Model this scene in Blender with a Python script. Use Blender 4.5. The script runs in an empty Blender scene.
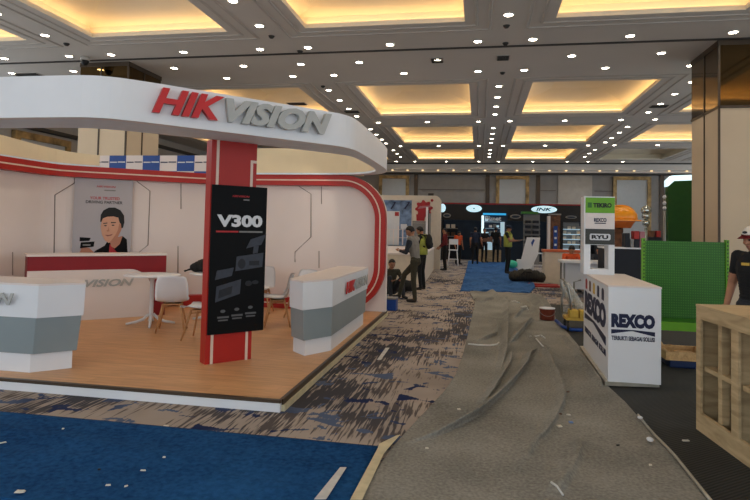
import bpy, bmesh, math, random
from mathutils import Vector, Matrix, noise as mnoise
random.seed(7)
S = bpy.context.scene
COL = S.collection
PI = math.pi
V = Vector

# ---------------------------------------------------------------- camera
EYE = 1.6
FPX, YAW, PITCH, ROLL, PX, PY = 573.6, .1807, .03894, .0220, 375.0, 205.5
cF = V((-math.sin(YAW)*math.cos(PITCH), math.cos(YAW)*math.cos(PITCH), math.sin(PITCH)))
_r = cF.cross(V((0, 0, 1))).normalized(); _u = _r.cross(cF)
cR = math.cos(ROLL)*_r + math.sin(ROLL)*_u
cU = -math.sin(ROLL)*_r + math.cos(ROLL)*_u
cd = bpy.data.cameras.new('camera'); cam = bpy.data.objects.new('camera', cd); COL.objects.link(cam)
cam.matrix_world = Matrix(((cR.x, cU.x, -cF.x, 0), (cR.y, cU.y, -cF.y, 0), (cR.z, cU.z, -cF.z, EYE), (0, 0, 0, 1)))
cd.sensor_width = 36; cd.lens = FPX/750*36; cd.shift_y = -(250-PY)/750; cd.clip_end = 200
S.camera = cam
EYEP = V((0, 0, EYE))
def ray(px, py): return (px-PX)*cR - (py-PY)*cU + FPX*cF
def onz(px, py, z=0.0):
    d = ray(px, py); return EYEP + d*((z-EYE)/d.z)
def ony(px, py, y):
    d = ray(px, py); return EYEP + d*(y/d.y)

# ---------------------------------------------------------------- materials
def lin(c):
    return tuple(((v/255)/12.92 if v/255 <= .04045 else ((v/255+.055)/1.055)**2.4) for v in c)+(1,)
MATS = {}
def mat(name, c, rough=.6, metal=0, var=.06, scale=8, bump=0, bscale=60, emit=0, ec=None, alpha=None, spec=.4, stretch=None):
    if name in MATS: return MATS[name]
    m = bpy.data.materials.new(name); m.use_nodes = True; nt = m.node_tree; N = nt.nodes; L = nt.links
    b = N['Principled BSDF']; col = lin(c)
    b.inputs['Roughness'].default_value = rough; b.inputs['Metallic'].default_value = metal
    b.inputs['Specular IOR Level'].default_value = spec
    tc = N.new('ShaderNodeTexCoord'); src = tc.outputs['Object']
    if stretch:
        mp = N.new('ShaderNodeMapping'); mp.inputs['Scale'].default_value = stretch; L.new(src, mp.inputs['Vector']); src = mp.outputs[0]
    if var > 0:
        n = N.new('ShaderNodeTexNoise'); n.inputs['Scale'].default_value = scale; n.inputs['Detail'].default_value = 4; L.new(src, n.inputs['Vector'])
        r = N.new('ShaderNodeValToRGB'); L.new(n.outputs['Fac'], r.inputs['Fac'])
        r.color_ramp.elements[0].position = .3; r.color_ramp.elements[1].position = .7
        r.color_ramp.elements[0].color = tuple(max(0, v*(1-var*2)) for v in col[:3])+(1,)
        r.color_ramp.elements[1].color = tuple(min(1, v*(1+var)) for v in col[:3])+(1,)
        L.new(r.outputs[0], b.inputs['Base Color'])
    else:
        b.inputs['Base Color'].default_value = col
    if bump:
        n2 = N.new('ShaderNodeTexNoise'); n2.inputs['Scale'].default_value = bscale; n2.inputs['Detail'].default_value = 3; L.new(src, n2.inputs['Vector'])
        bp = N.new('ShaderNodeBump'); bp.inputs['Strength'].default_value = bump; bp.inputs['Distance'].default_value = .02
        L.new(n2.outputs['Fac'], bp.inputs['Height']); L.new(bp.outputs[0], b.inputs['Normal'])
    if emit:
        b.inputs['Emission Color'].default_value = lin(ec or c); b.inputs['Emission Strength'].default_value = emit
    if alpha is not None: b.inputs['Alpha'].default_value = alpha
    MATS[name] = m; return m

def node_mat(name, build):
    m = bpy.data.materials.new(name); m.use_nodes = True
    build(m.node_tree, m.node_tree.nodes, m.node_tree.links, m.node_tree.nodes['Principled BSDF'])
    MATS[name] = m; return m

def ramp(N, stops, interp='LINEAR'):
    r = N.new('ShaderNodeValToRGB'); cr = r.color_ramp; cr.interpolation = interp
    while len(cr.elements) < len(stops): cr.elements.new(.5)
    for e, (p, c) in zip(cr.elements, stops): e.position = p; e.color = lin(c)
    return r

def carpet_pattern(nt, N, L, b):
    tc = N.new('ShaderNodeTexCoord')
    def noise(scale, sc=(1, 1, 1), detail=2, loc=(0, 0, 0), dist=0):
        mp = N.new('ShaderNodeMapping'); mp.inputs['Scale'].default_value = sc; mp.inputs['Location'].default_value = loc; L.new(tc.outputs['Object'], mp.inputs['Vector'])
        n = N.new('ShaderNodeTexNoise'); n.inputs['Scale'].default_value = scale; n.inputs['Detail'].default_value = detail; n.inputs['Distortion'].default_value = dist; L.new(mp.outputs[0], n.inputs['Vector']); return n.outputs['Fac']
    def math_(op, a, c):
        m = N.new('ShaderNodeMath'); m.operation = op
        for k, v in enumerate((a, c)):
            if isinstance(v, (int, float)): m.inputs[k].default_value = v
            else: L.new(v, m.inputs[k])
        return m.outputs[0]
    def mask(v, lo, hi):
        r = ramp(N, [(lo, (0, 0, 0)), (hi, (255, 255, 255))]); L.new(v, r.inputs[0]); return r.outputs[0]
    def mixc(f, a, c):
        m = N.new('ShaderNodeMix'); m.data_type = 'RGBA'; L.new(f, m.inputs['Factor'])
        for k, v in (('A', a), ('B', c)):
            if isinstance(v, tuple): m.inputs[k].default_value = lin(v)
            else: L.new(v, m.inputs[k])
        return m.outputs['Result']
    zone = noise(.55, (1, .8, 1), 1, (4.2, 1.3, 0)); patch = noise(2.1, (1, .9, 1), 2, (0, 5, 0), .5)
    streak = noise(1, (38, 2.6, 1), 2, (0, 0, 0), .3)
    base = mixc(mask(noise(1.1, detail=3), .35, .65), (172, 158, 146), (150, 137, 126))
    dens = math_('ADD', math_('MULTIPLY', zone, .75), math_('MULTIPLY', patch, .55))
    st = math_('ADD', streak, math_('MULTIPLY', math_('SUBTRACT', dens, .66), 1.5))
    c1 = mixc(mask(st, .50, .60), base, mixc(mask(zone, .45, .6), (104, 92, 84), (70, 68, 72)))
    leaf = math_('ADD', noise(3.4, (1, 1.5, 1), 2, (7, 2, 0), .8), math_('MULTIPLY', math_('SUBTRACT', streak, .5), .22))
    lc = mixc(mask(noise(.8, loc=(2, 9, 0), detail=1), .44, .56), (84, 96, 120), (34, 44, 78))
    c2 = mixc(mask(leaf, .585, .615), c1, lc)
    L.new(c2, b.inputs['Base Color']); b.inputs['Roughness'].default_value = .95; b.inputs['Specular IOR Level'].default_value = .1
M_CARPET = node_mat('patterned_carpet', carpet_pattern)

def felt(c1, c2, sc=60):
    def f(nt, N, L, b):
        tc = N.new('ShaderNodeTexCoord')
        n = N.new('ShaderNodeTexNoise'); n.inputs['Scale'].default_value = sc; n.inputs['Detail'].default_value = 5; L.new(tc.outputs['Object'], n.inputs['Vector'])
        n2 = N.new('ShaderNodeTexNoise'); n2.inputs['Scale'].default_value = 1.1; n2.inputs['Detail'].default_value = 4; L.new(tc.outputs['Object'], n2.inputs['Vector'])
        a = N.new('ShaderNodeMath'); a.operation = 'ADD'; L.new(n.outputs['Fac'], a.inputs[0]); L.new(n2.outputs['Fac'], a.inputs[1])
        h = N.new('ShaderNodeMath'); h.operation = 'MULTIPLY'; h.inputs[1].default_value = .5; L.new(a.outputs[0], h.inputs[0])
        r = ramp(N, [(.36, c1), (.64, c2)]); L.new(h.outputs[0], r.inputs[0]); L.new(r.outputs[0], b.inputs['Base Color'])
        bp = N.new('ShaderNodeBump'); bp.inputs['Strength'].default_value = .35; bp.inputs['Distance'].default_value = .01; L.new(n.outputs['Fac'], bp.inputs['Height']); L.new(bp.outputs[0], b.inputs['Normal'])
        b.inputs['Roughness'].default_value = .97; b.inputs['Specular IOR Level'].default_value = .08
    return f
M_GREY = node_mat('grey_felt', felt((112, 109, 102), (156, 152, 142), 45))
M_BLUEC = node_mat('blue_felt', felt((16, 54, 96), (36, 86, 136), 30))
M_TARP = node_mat('blue_tarp', felt((40, 76, 122), (72, 112, 164), 14))

def ribbed(nt, N, L, b):
    tc = N.new('ShaderNodeTexCoord'); mp = N.new('ShaderNodeMapping'); mp.inputs['Rotation'].default_value = (0, 0, .9); L.new(tc.outputs['Object'], mp.inputs['Vector'])
    w = N.new('ShaderNodeTexWave'); w.inputs['Scale'].default_value = 12; w.inputs['Distortion'].default_value = .4; L.new(mp.outputs[0], w.inputs['Vector'])
    n = N.new('ShaderNodeTexNoise'); n.inputs['Scale'].default_value = 3; n.inputs['Detail'].default_value = 4; L.new(tc.outputs['Object'], n.inputs['Vector'])
    a = N.new('ShaderNodeMath'); a.operation = 'MULTIPLY'; L.new(w.outputs['Fac'], a.inputs[0]); L.new(n.outputs['Fac'], a.inputs[1])
    r = ramp(N, [(0, (24, 24, 22)), (.6, (52, 52, 46))]); L.new(a.outputs[0], r.inputs[0]); L.new(r.outputs[0], b.inputs['Base Color'])
    bp = N.new('ShaderNodeBump'); bp.inputs['Strength'].default_value = .5; bp.inputs['Distance'].default_value = .01; L.new(w.outputs['Fac'], bp.inputs['Height']); L.new(bp.outputs[0], b.inputs['Normal'])
    b.inputs['Roughness'].default_value = .85
M_RIB = node_mat('ribbed_black_carpet', ribbed)

def parquet(nt, N, L, b):
    tc = N.new('ShaderNodeTexCoord')
    br = N.new('ShaderNodeTexBrick'); br.inputs['Scale'].default_value = 1; br.inputs['Brick Width'].default_value = 1.2; br.inputs['Row Height'].default_value = .18
    br.inputs['Mortar Size'].default_value = .002; br.inputs['Color1'].default_value = lin((222, 168, 116)); br.inputs['Color2'].default_value = lin((212, 158, 108)); br.inputs['Mortar'].default_value = lin((196, 144, 98))
    L.new(tc.outputs['Object'], br.inputs['Vector'])
    mp = N.new('ShaderNodeMapping'); mp.inputs['Scale'].default_value = (1.5, 14, 1); L.new(tc.outputs['Object'], mp.inputs['Vector'])
    n = N.new('ShaderNodeTexNoise'); n.inputs['Scale'].default_value = 2; n.inputs['Detail'].default_value = 5; L.new(mp.outputs[0], n.inputs['Vector'])
    r = ramp(N, [(.3, (225, 225, 225)), (.7, (255, 255, 255))]); L.new(n.outputs['Fac'], r.inputs[0])
    mx = N.new('ShaderNodeMix'); mx.data_type = 'RGBA'; mx.blend_type = 'MULTIPLY'; mx.inputs['Factor'].default_value = 1
    L.new(br.outputs['Color'], mx.inputs['A']); L.new(r.outputs[0], mx.inputs['B']); L.new(mx.outputs['Result'], b.inputs['Base Color'])
    b.inputs['Roughness'].default_value = .42
M_PARQ = node_mat('parquet', parquet)

def wood(c1, c2, stretch):
    def f(nt, N, L, b):
        tc = N.new('ShaderNodeTexCoord'); mp = N.new('ShaderNodeMapping'); mp.inputs['Scale'].default_value = stretch; L.new(tc.outputs['Object'], mp.inputs['Vector'])
        n = N.new('ShaderNodeTexNoise'); n.inputs['Scale'].default_value = 3; n.inputs['Detail'].default_value = 6; n.inputs['Distortion'].default_value = .8; L.new(mp.outputs[0], n.inputs['Vector'])
        r = ramp(N, [(.3, c1), (.7, c2)]); L.new(n.outputs['Fac'], r.inputs[0]); L.new(r.outputs[0], b.inputs['Base Color']); b.inputs['Roughness'].default_value = .65
    return f
M_PLY = node_mat('raw_plywood', wood((164, 138, 100), (204, 178, 136), (1, 1, 6)))
M_PALLET = node_mat('pallet_wood', wood((190, 146, 92), (220, 180, 124), (8, 1, 8)))
M_LEG = node_mat('chair_beech', wood((176, 126, 80), (204, 156, 106), (8, 8, 1)))

M_CEIL = mat('ceiling_paint', (206, 200, 192), .8, var=.02, scale=.5)
M_MOLD = mat('ceiling_molding', (184, 177, 168), .7, var=.03)
M_COFF = mat('coffer_paint', (236, 226, 204), .8, var=.02, scale=1)
M_LED = mat('cove_led', (255, 196, 104), .5, var=0, emit=4.4, ec=(255, 214, 152))
M_DLENS = mat('downlight_lens', (255, 246, 226), .4, var=0, emit=22, ec=(255, 242, 216))
M_DRING = mat('downlight_ring', (225, 222, 215), .4, var=.02)
M_DARK = mat('dark_track', (58, 54, 50), .6)
M_GRILLE = mat('vent_dark', (52, 50, 46), .6)
M_WHITE = mat('white_laminate', (226, 226, 228), .38, var=.02, scale=2)
M_WALLW = mat('booth_white_paint', (226, 214, 208), .6, var=.02, scale=1.2)
M_CREAM = mat('warm_lit_board', (232, 214, 178), .7, var=.03, scale=2)  # white canopy lining, warm spot light put into its cream colour
M_SOFF = mat('pale_grey_panel', (222, 234, 244), .6, var=.02)
M_BAND = mat('grey_blue_laminate', (138, 148, 150), .35, var=.03, scale=2)
M_RED = mat('red_laminate', (170, 30, 20), .45, var=.04, scale=3)
M_DRED = mat('deep_red_laminate', (134, 14, 24), .45, var=.04, scale=3)
M_LRED = mat('red_letter', (196, 30, 32), .35, var=.02)
M_LGREY = mat('grey_letter', (172, 172, 168), .4, var=.03)
M_STRIPE = mat('pale_stripe', (222, 196, 178), .5, var=.02)
M_GROOVE = mat('groove_grey', (138, 126, 120), .7, var=.02)
M_BLACK = mat('matt_black', (20, 20, 22), .55, var=.1)
M_BANNER = mat('banner_black', (8, 9, 11), .6, var=.1, scale=2, spec=.15)
M_PWHITE = mat('print_white', (214, 214, 216), .6, var=.02)
M_PGREY = mat('print_grey', (56, 60, 70), .6, var=.08, scale=20)
M_PGREY2 = mat('print_dark_grey', (28, 31, 37), .6, var=.08, scale=20)
M_PMID = mat('print_mid_grey', (128, 126, 124), .6, var=.02)
M_NAVY = mat('print_navy', (22, 28, 62), .5, var=.05)
M_PRED = mat('print_red', (176, 40, 44), .6, var=.03)
M_POSTER = mat('poster_grey', (176, 172, 176), .6, var=.02, scale=1)
M_SKIN = mat('skin', (166, 116, 88), .6, var=.05, scale=20)
M_SKINP = mat('print_skin', (208, 156, 128), .6, var=.03)
M_SKINS = mat('print_skin_tone', (184, 126, 100), .6, var=.03)
M_HAIR = mat('black_hair', (18, 15, 14), .6, var=.2, scale=40)
M_EYE = mat('eye_dark', (22, 16, 14), .3, var=0)
M_LIP = mat('lip', (140, 82, 72), .5, var=.04)
M_BRONZE = mat('bronze_mirror', (112, 92, 62), .06, metal=1, var=.02)
M_COLUMN = mat('column_panel', (206, 186, 158), .55, var=.03, scale=1)
M_COLJ = mat('column_joint', (72, 58, 44), .4, var=.05)
M_FABRIC = mat('grey_wall_fabric', (140, 138, 136), .9, var=.04, scale=3)
M_FABRIC2 = mat('light_wall_fabric', (172, 166, 158), .9, var=.04, scale=3)
M_PALEP = mat('pale_wall_panel', (176, 180, 182), .7, var=.02)
M_GOLD = mat('gold_mosaic', (158, 132, 88), .45, metal=.3, var=.3, scale=3)
M_WARML = mat('cornice_lamp', (255, 210, 140), .4, var=0, emit=1.0, ec=(255, 222, 170))
M_GREEN = mat('green_paint', (44, 106, 16), .4, var=.05)
M_LGREEN = mat('bright_green_paint', (100, 160, 28), .4, var=.05)
M_DGREEN = mat('dark_green_board', (24, 74, 12), .5, var=.06)
M_RIM = mat('lit_rim', (226, 246, 250), .4, var=0, emit=.8, ec=(214, 244, 250))
M_SIGNG = mat('sign_green', (104, 164, 36), .5, var=.04)
M_SIGND = mat('sign_charcoal', (58, 58, 54), .5, var=.04)
M_ORANGE = mat('helmet_orange', (240, 150, 24), .3, var=.08, scale=4)
M_BROWN = mat('brown_print', (110, 72, 48), .6, var=.3, scale=9)
M_STEEL = mat('steel_tube', (150, 148, 142), .35, metal=.8, var=.05)
M_ALU = mat('aluminium_strip', (186, 180, 164), .35, metal=.5, var=.1)
M_TAPE = mat('beige_tape', (206, 192, 156), .6, var=.08, scale=12)
M_WTAPE = mat('white_tape', (206, 204, 198), .6, var=.08, scale=12)
M_PAPER = mat('scrap_paper', (214, 206, 190), .8, var=.05)
M_BPAPER = mat('blue_scrap', (110, 134, 178), .6, var=.05)
M_BAG = mat('bag_black_fabric', (26, 25, 24), .85, var=.15, scale=20, bump=.3)
M_BAG2 = mat('duffel_dark_fabric', (46, 42, 34), .8, var=.2, scale=12, bump=.3)
M_BUCKET = mat('red_tin', (124, 52, 34), .4, var=.2, scale=12)
M_FILM = mat('clear_film', (216, 214, 206), .15, var=0, alpha=.28)
M_BLUE = mat('blue_plastic', (22, 66, 142), .4, var=.06)
M_TUB = mat('navy_plastic', (22, 42, 84), .5, var=.1)
M_YELLOW = mat('yellow_board', (206, 168, 70), .6, var=.1)
M_NAVYB = mat('navy_board', (18, 22, 32), .6, var=.1)
M_REDB = mat('red_box', (170, 44, 40), .5, var=.1)
M_PINKB = mat('pink_box', (170, 110, 120), .5, var=.1)
M_CYANL = mat('cyan_light_strip', (60, 160, 210), .4, var=0, emit=.55, ec=(40, 165, 225))
M_WLIT = mat('lit_sign_white', (225, 244, 250), .4, var=0, emit=.55, ec=(190, 235, 250))
M_SHELFL = mat('lit_shelf', (196, 220, 232), .4, var=0, emit=.35, ec=(180, 214, 232))
M_TEAL = mat('dark_teal_board', (30, 46, 64), .6, var=.15, scale=2)
M_MINT = mat('mint_plastic', (60, 190, 150), .5, var=.1)
M_PHOTOB = mat('printed_blue_photo', (112, 136, 170), .5, var=.35, scale=4)
M_BADGE = mat('badge_red', (160, 26, 34), .5, var=.06)
M_SILVER = mat('chrome', (190, 196, 190), .2, metal=.9, var=.05)
M_VEST = mat('hi_vis_vest', (164, 168, 72), .7, var=.1)
M_REFL = mat('reflective_tape', (205, 208, 205), .35, var=.02)
M_CAPW = mat('cap_white', (224, 216, 204), .8, var=.04)
M_CAPR = mat('cap_red', (128, 24, 32), .8, var=.06)
M_COUNTR = mat('counter_cream', (214, 200, 180), .5, var=.03)
M_CTOP = mat('counter_orange_top', (196, 96, 56), .45, var=.05)

# ---------------------------------------------------------------- mesh helpers
def B(): return bmesh.new()
def quad(bm, pts, mi=0):
    f = bm.faces.new([bm.verts.new(p) for p in pts]); f.material_index = mi; return f
def hexa(bm, b4, t4, mi=0):
    vb = [bm.verts.new(p) for p in b4]; vt = [bm.verts.new(p) for p in t4]
    fs = [bm.faces.new(vb[::-1]), bm.faces.new(vt)]
    for i in range(4): fs.append(bm.faces.new((vb[i], vb[(i+1) % 4], vt[(i+1) % 4], vt[i])))
    for f in fs: f.material_index = mi
    return vb+vt
def box(bm, x0, x1, y0, y1, z0, z1, mi=0, bev=0):
    vs = hexa(bm, [(x0, y0, z0), (x1, y0, z0), (x1, y1, z0), (x0, y1, z0)], [(x0, y0, z1), (x1, y0, z1), (x1, y1, z1), (x0, y1, z1)], mi)
    if bev:
        es = list({e for v in vs for e in v.link_edges})
        bmesh.ops.bevel(bm, geom=es, offset=bev, segments=2, affect='EDGES', profile=.6)
def prism(bm, pts, z0, z1, mi=0):
    """plan polygon extruded in z; z0 / z1 may be lists"""
    n = len(pts); a = z0 if isinstance(z0, (list, tuple)) else [z0]*n; c = z1 if isinstance(z1, (list, tuple)) else [z1]*n
    vb = [bm.verts.new((p[0], p[1], a[i])) for i, p in enumerate(pts)]; vt = [bm.verts.new((p[0], p[1], c[i])) for i, p in enumerate(pts)]
    fs = [bm.faces.new(vb[::-1]), bm.faces.new(vt)]
    for i in range(n): fs.append(bm.faces.new((vb[i], vb[(i+1) % n], vt[(i+1) % n], vt[i])))
    for f in fs: f.material_index = mi
    bmesh.ops.recalc_face_normals(bm, faces=fs)
def taper(bm, lo, hi, z0, z1, mi=0):
    vb = [bm.verts.new((p[0], p[1], z0)) for p in lo]; vt = [bm.verts.new((p[0], p[1], z1)) for p in hi]; n = len(lo)
    fs = [bm.faces.new(vb[::-1]), bm.faces.new(vt)]
    for i in range(n): fs.append(bm.faces.new((vb[i], vb[(i+1) % n], vt[(i+1) % n], vt[i])))
    for f in fs: f.material_index = mi
    bmesh.ops.recalc_face_normals(bm, faces=fs)
def strip(bm, A, Bp, z0, z1, mi=0):
    """solid between two plan polylines A and Bp (same length)"""
    n = len(A); a = z0 if isinstance(z0, (list, tuple)) else [z0]*n; c = z1 if isinstance(z1, (list, tuple)) else [z1]*n
    rows = [[bm.verts.new((A[i][0], A[i][1], a[i])), bm.verts.new((Bp[i][0], Bp[i][1], a[i])), bm.verts.new((Bp[i][0], Bp[i][1], c[i])), bm.verts.new((A[i][0], A[i][1], c[i]))] for i in range(n)]
    fs = []
    for i in range(n-1):
        for k in range(4): fs.append(bm.faces.new((rows[i][k], rows[i][(k+1) % 4], rows[i+1][(k+1) % 4], rows[i+1][k])))
    fs.append(bm.faces.new(rows[0])); fs.append(bm.faces.new(rows[-1][::-1]))
    for f in fs: f.material_index = mi
    bmesh.ops.recalc_face_normals(bm, faces=fs)
def tube(bm, pts, r, n=8, mi=0, closed=False):
    pts = [V(p) for p in pts]; rings = []; m = len(pts); rr = r if isinstance(r, (list, tuple)) else [r]*m
    for i, p in enumerate(pts):
        if closed: d = pts[(i+1) % m]-pts[i-1]
        else: d = (pts[min(i+1, m-1)]-pts[max(i-1, 0)])
        d.normalize(); up = V((0, 0, 1)) if abs(d.z) < .9 else V((1, 0, 0))
        a = d.cross(up).normalized(); c = a.cross(d)
        rings.append([bm.verts.new(p+(a*math.cos(2*PI*k/n)+c*math.sin(2*PI*k/n))*rr[i]) for k in range(n)])
    fs = []
    for i in range(m if closed else m-1):
        A, C = rings[i], rings[(i+1) % m]
        for k in range(n): fs.append(bm.faces.new((A[k], A[(k+1) % n], C[(k+1) % n], C[k])))
    if not closed: fs += [bm.faces.new(rings[0][::-1]), bm.faces.new(rings[-1])]
    for f in fs: f.material_index = mi; f.smooth = True
    bmesh.ops.recalc_face_normals(bm, faces=fs)
def lathe(bm, prof, c=(0, 0, 0), n=28, mi=0, sx=1, sy=1, cap=True):
    rings = []
    for r, z in prof:
        if r <= 1e-6: rings.append([bm.verts.new((c[0], c[1], c[2]+z))])
        else: rings.append([bm.verts.new((c[0]+r*sx*math.cos(2*PI*k/n), c[1]+r*sy*math.sin(2*PI*k/n), c[2]+z)) for k in range(n)])
    fs = []
    for A, C in zip(rings, rings[1:]):
        for k in range(n):
            q = [A[k % len(A)], A[(k+1) % len(A)], C[(k+1) % len(C)], C[k % len(C)]]
            u = []
            for v in q:
                if v not in u: u.append(v)
            if len(u) > 2:
                try: fs.append(bm.faces.new(u))
                except ValueError: pass
    if cap and len(rings[0]) > 1: fs.append(bm.faces.new(rings[0][::-1]))
    if cap and len(rings[-1]) > 1: fs.append(bm.faces.new(rings[-1]))
    for f in fs: f.material_index = mi; f.smooth = True
    bmesh.ops.recalc_face_normals(bm, faces=fs)
def ball(bm, c, r, sub=2, mi=0, rot=None):
    r = r if isinstance(r, (list, tuple)) else (r, r, r)
    M = Matrix.Translation(V(c)) @ (rot.to_4x4() if rot else Matrix.Identity(4)) @ Matrix.Diagonal((r[0], r[1], r[2], 1))
    g = bmesh.ops.create_icosphere(bm, subdivisions=sub, radius=1, matrix=M)
    for v in g['verts']:
        for f in v.link_faces: f.material_index = mi; f.smooth = True
class Fr:
    """flat frame: origin, right, up -> outward normal"""
    def __init__(s, o, r, u=(0, 0, 1)):
        s.o = V(o); s.r = V(r).normalized(); s.u = V(u).normalized(); s.n = s.r.cross(s.u)
        s.n = s.n if s.n.length else V((0, -1, 0))
    def p(s, a, b, d=0): return s.o+s.r*a+s.u*b+s.n*d
def fpoly(bm, fr, pts, d0, d1, mi=0):
    vb = [bm.verts.new(fr.p(a, b, d0)) for a, b in pts]; vt = [bm.verts.new(fr.p(a, b, d1)) for a, b in pts]; n = len(pts)
    fs = [bm.faces.new(vb[::-1]), bm.faces.new(vt)]
    for i in range(n): fs.append(bm.faces.new((vb[i], vb[(i+1) % n], vt[(i+1) % n], vt[i])))
    for f in fs: f.material_index = mi
    bmesh.ops.recalc_face_normals(bm, faces=fs)
def frect(bm, fr, a0, a1, b0, b1, d0, d1, mi=0): fpoly(bm, fr, [(a0, b0), (a1, b0), (a1, b1), (a0, b1)], d0, d1, mi)
def fell(bm, fr, a, b, ra, rb, d0, d1, mi=0, n=24): fpoly(bm, fr, [(a+ra*math.cos(2*PI*k/n), b+rb*math.sin(2*PI*k/n)) for k in range(n)], d0, d1, mi)
def chaikin(P, it=2):
    for _ in range(it):
        Q = [P[0]]
        for a, c in zip(P, P[1:]):
            Q.append(tuple(.75*x+.25*y for x, y in zip(a, c))); Q.append(tuple(.25*x+.75*y for x, y in zip(a, c)))
        Q.append(P[-1]); P = Q
    return P

def pmat(o): return Matrix.Translation(o.location) @ o.rotation_euler.to_matrix().to_4x4()
def mesh_obj(name, me, parent=None):
    o = bpy.data.objects.new(name, me); COL.objects.link(o)
    if parent is not None:
        o.parent = parent
        if parent.type == 'EMPTY': o.matrix_parent_inverse = pmat(parent).inverted()
    return o
def obj(name, bm, m, parent=None, label=None):
    me = bpy.data.meshes.new(name); bm.to_mesh(me); bm.free()
    for x in (m if isinstance(m, (list, tuple)) else [m]): me.materials.append(x)
    o = mesh_obj(name, me, parent)
    if label: o['label'] = label
    return o
def thing(name, label, cat, loc=(0, 0, 0), rz=0, group=None):
    o = bpy.data.objects.new(name, None); COL.objects.link(o); o.empty_display_size = .1
    o.location = loc; o.rotation_euler = (0, 0, rz); o['label'] = label; o['category'] = cat
    if group: o['group'] = group
    return o
def tag(o, label, cat, group=None, kind=None):
    o['label'] = label; o['category'] = cat
    if group: o['group'] = group
    if kind: o['kind'] = kind
    return o
def struct(name, bm, m, parent=None, label=None):
    o = obj(name, bm, m, parent)
    if parent is None:
        o['kind'] = 'structure'; o['category'] = name.split('_')[0]; o['label'] = label or (name.replace('_', ' ')+' of the exhibition hall')
    return o
def dup(root, loc, rz, label=None):
    r = root.copy(); COL.objects.link(r); r.location = loc; r.rotation_euler = (0, 0, rz)
    if label: r['label'] = label
    for ch in list(root.children):
        c = ch.copy(); COL.objects.link(c); c.parent = r; c.matrix_parent_inverse = ch.matrix_parent_inverse.copy()
        for g in list(ch.children):
            d = g.copy(); COL.objects.link(d); d.parent = c; d.matrix_parent_inverse = g.matrix_parent_inverse.copy()
    return r
DG = None
def text(name, body, fr, a0, b0, w, h, m, parent, depth=.004, off=.02, bold=.02, shear=0, label=None, d0=0.0):
    """lettering fitted in the rectangle a0..a0+w, b0..b0+h of frame fr, rising from d0 to d0+depth"""
    c = bpy.data.curves.new(name, 'FONT'); c.body = body; c.size = 1; c.offset = bold; c.shear = shear; c.extrude = .5; c.resolution_u = 3
    o = bpy.data.objects.new(name+'_src', c); COL.objects.link(o)
    dg = bpy.context.evaluated_depsgraph_get(); me = bpy.data.meshes.new_from_object(o.evaluated_get(dg)); bpy.data.objects.remove(o); bpy.data.curves.remove(c)
    xs = [v.co.x for v in me.vertices]; ys = [v.co.y for v in me.vertices]; x0, x1, y0, y1 = min(xs), max(xs), min(ys), max(ys)
    for v in me.vertices:
        a = a0+(v.co.x-x0)/(x1-x0)*w; b = b0+(v.co.y-y0)/(y1-y0)*h; d = d0+(v.co.z+.5)*depth
        v.co = fr.p(a, b, d)
    bm = B(); bm.from_mesh(me); bpy.data.meshes.remove(me)
    bmesh.ops.recalc_face_normals(bm, faces=bm.faces)
    return obj(name, bm, m, parent, label)
ORD = ['first', 'second', 'third', 'fourth', 'fifth', 'sixth', 'seventh', 'eighth', 'ninth', 'tenth', 'eleventh', 'twelfth', 'thirteenth', 'fourteenth', 'fifteenth', 'sixteenth', 'seventeenth', 'eighteenth', 'nineteenth', 'twentieth']
WORLD, SPOT, BSPOT, EXPO = 1.2, 22, 10, 0.40

# ================================================================ the hall
HC = 6.0
bm = B(); quad(bm, [(-17, -4, 0), (17, -4, 0), (17, 38.7, 0), (-17, 38.7, 0)]); struct('floor', bm, M_CARPET, label='patterned beige, grey and navy carpet floor of the exhibition hall')
CX = [(-14.5, -10.95), (-9.17, -5.72), (-3.87, -.37), (1.49, 5.04), (6.97, 10.5), (12.3, 15.8)]
CY = [(.4, 5.1), (7.45, 12.1), (17.35, 22.05), (24.6, 29.2), (31.6, 36.2)]
xs = [-17]+[v for p in CX for v in p]+[17]; ys = [-4]+[v for p in CY for v in p]+[38.7]
bm = B()
for i in range(len(xs)-1):
    for j in range(len(ys)-1):
        if i % 2 == 1 and j % 2 == 1: continue
        quad(bm, [(xs[i], ys[j], HC), (xs[i], ys[j+1], HC), (xs[i+1], ys[j+1], HC), (xs[i+1], ys[j], HC)])
bmesh.ops.remove_doubles(bm, verts=bm.verts, dist=1e-4); struct('ceiling', bm, M_CEIL, label='pale painted ceiling with rectangular lit coffers')
def rect_ring(bm, x0, x1, y0, y1, o0, z0, o1, z1, mi=0):
    a = [(x0-o0, y0-o0, z0), (x1+o0, y0-o0, z0), (x1+o0, y1+o0, z0), (x0-o0, y1+o0, z0)]
    c = [(x0-o1, y0-o1, z1), (x1+o1, y0-o1, z1), (x1+o1, y1+o1, z1), (x0-o1, y1+o1, z1)]
    for k in range(4): quad(bm, [a[k], a[(k+1) % 4], c[(k+1) % 4], c[k]], mi)
n = 0
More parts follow.
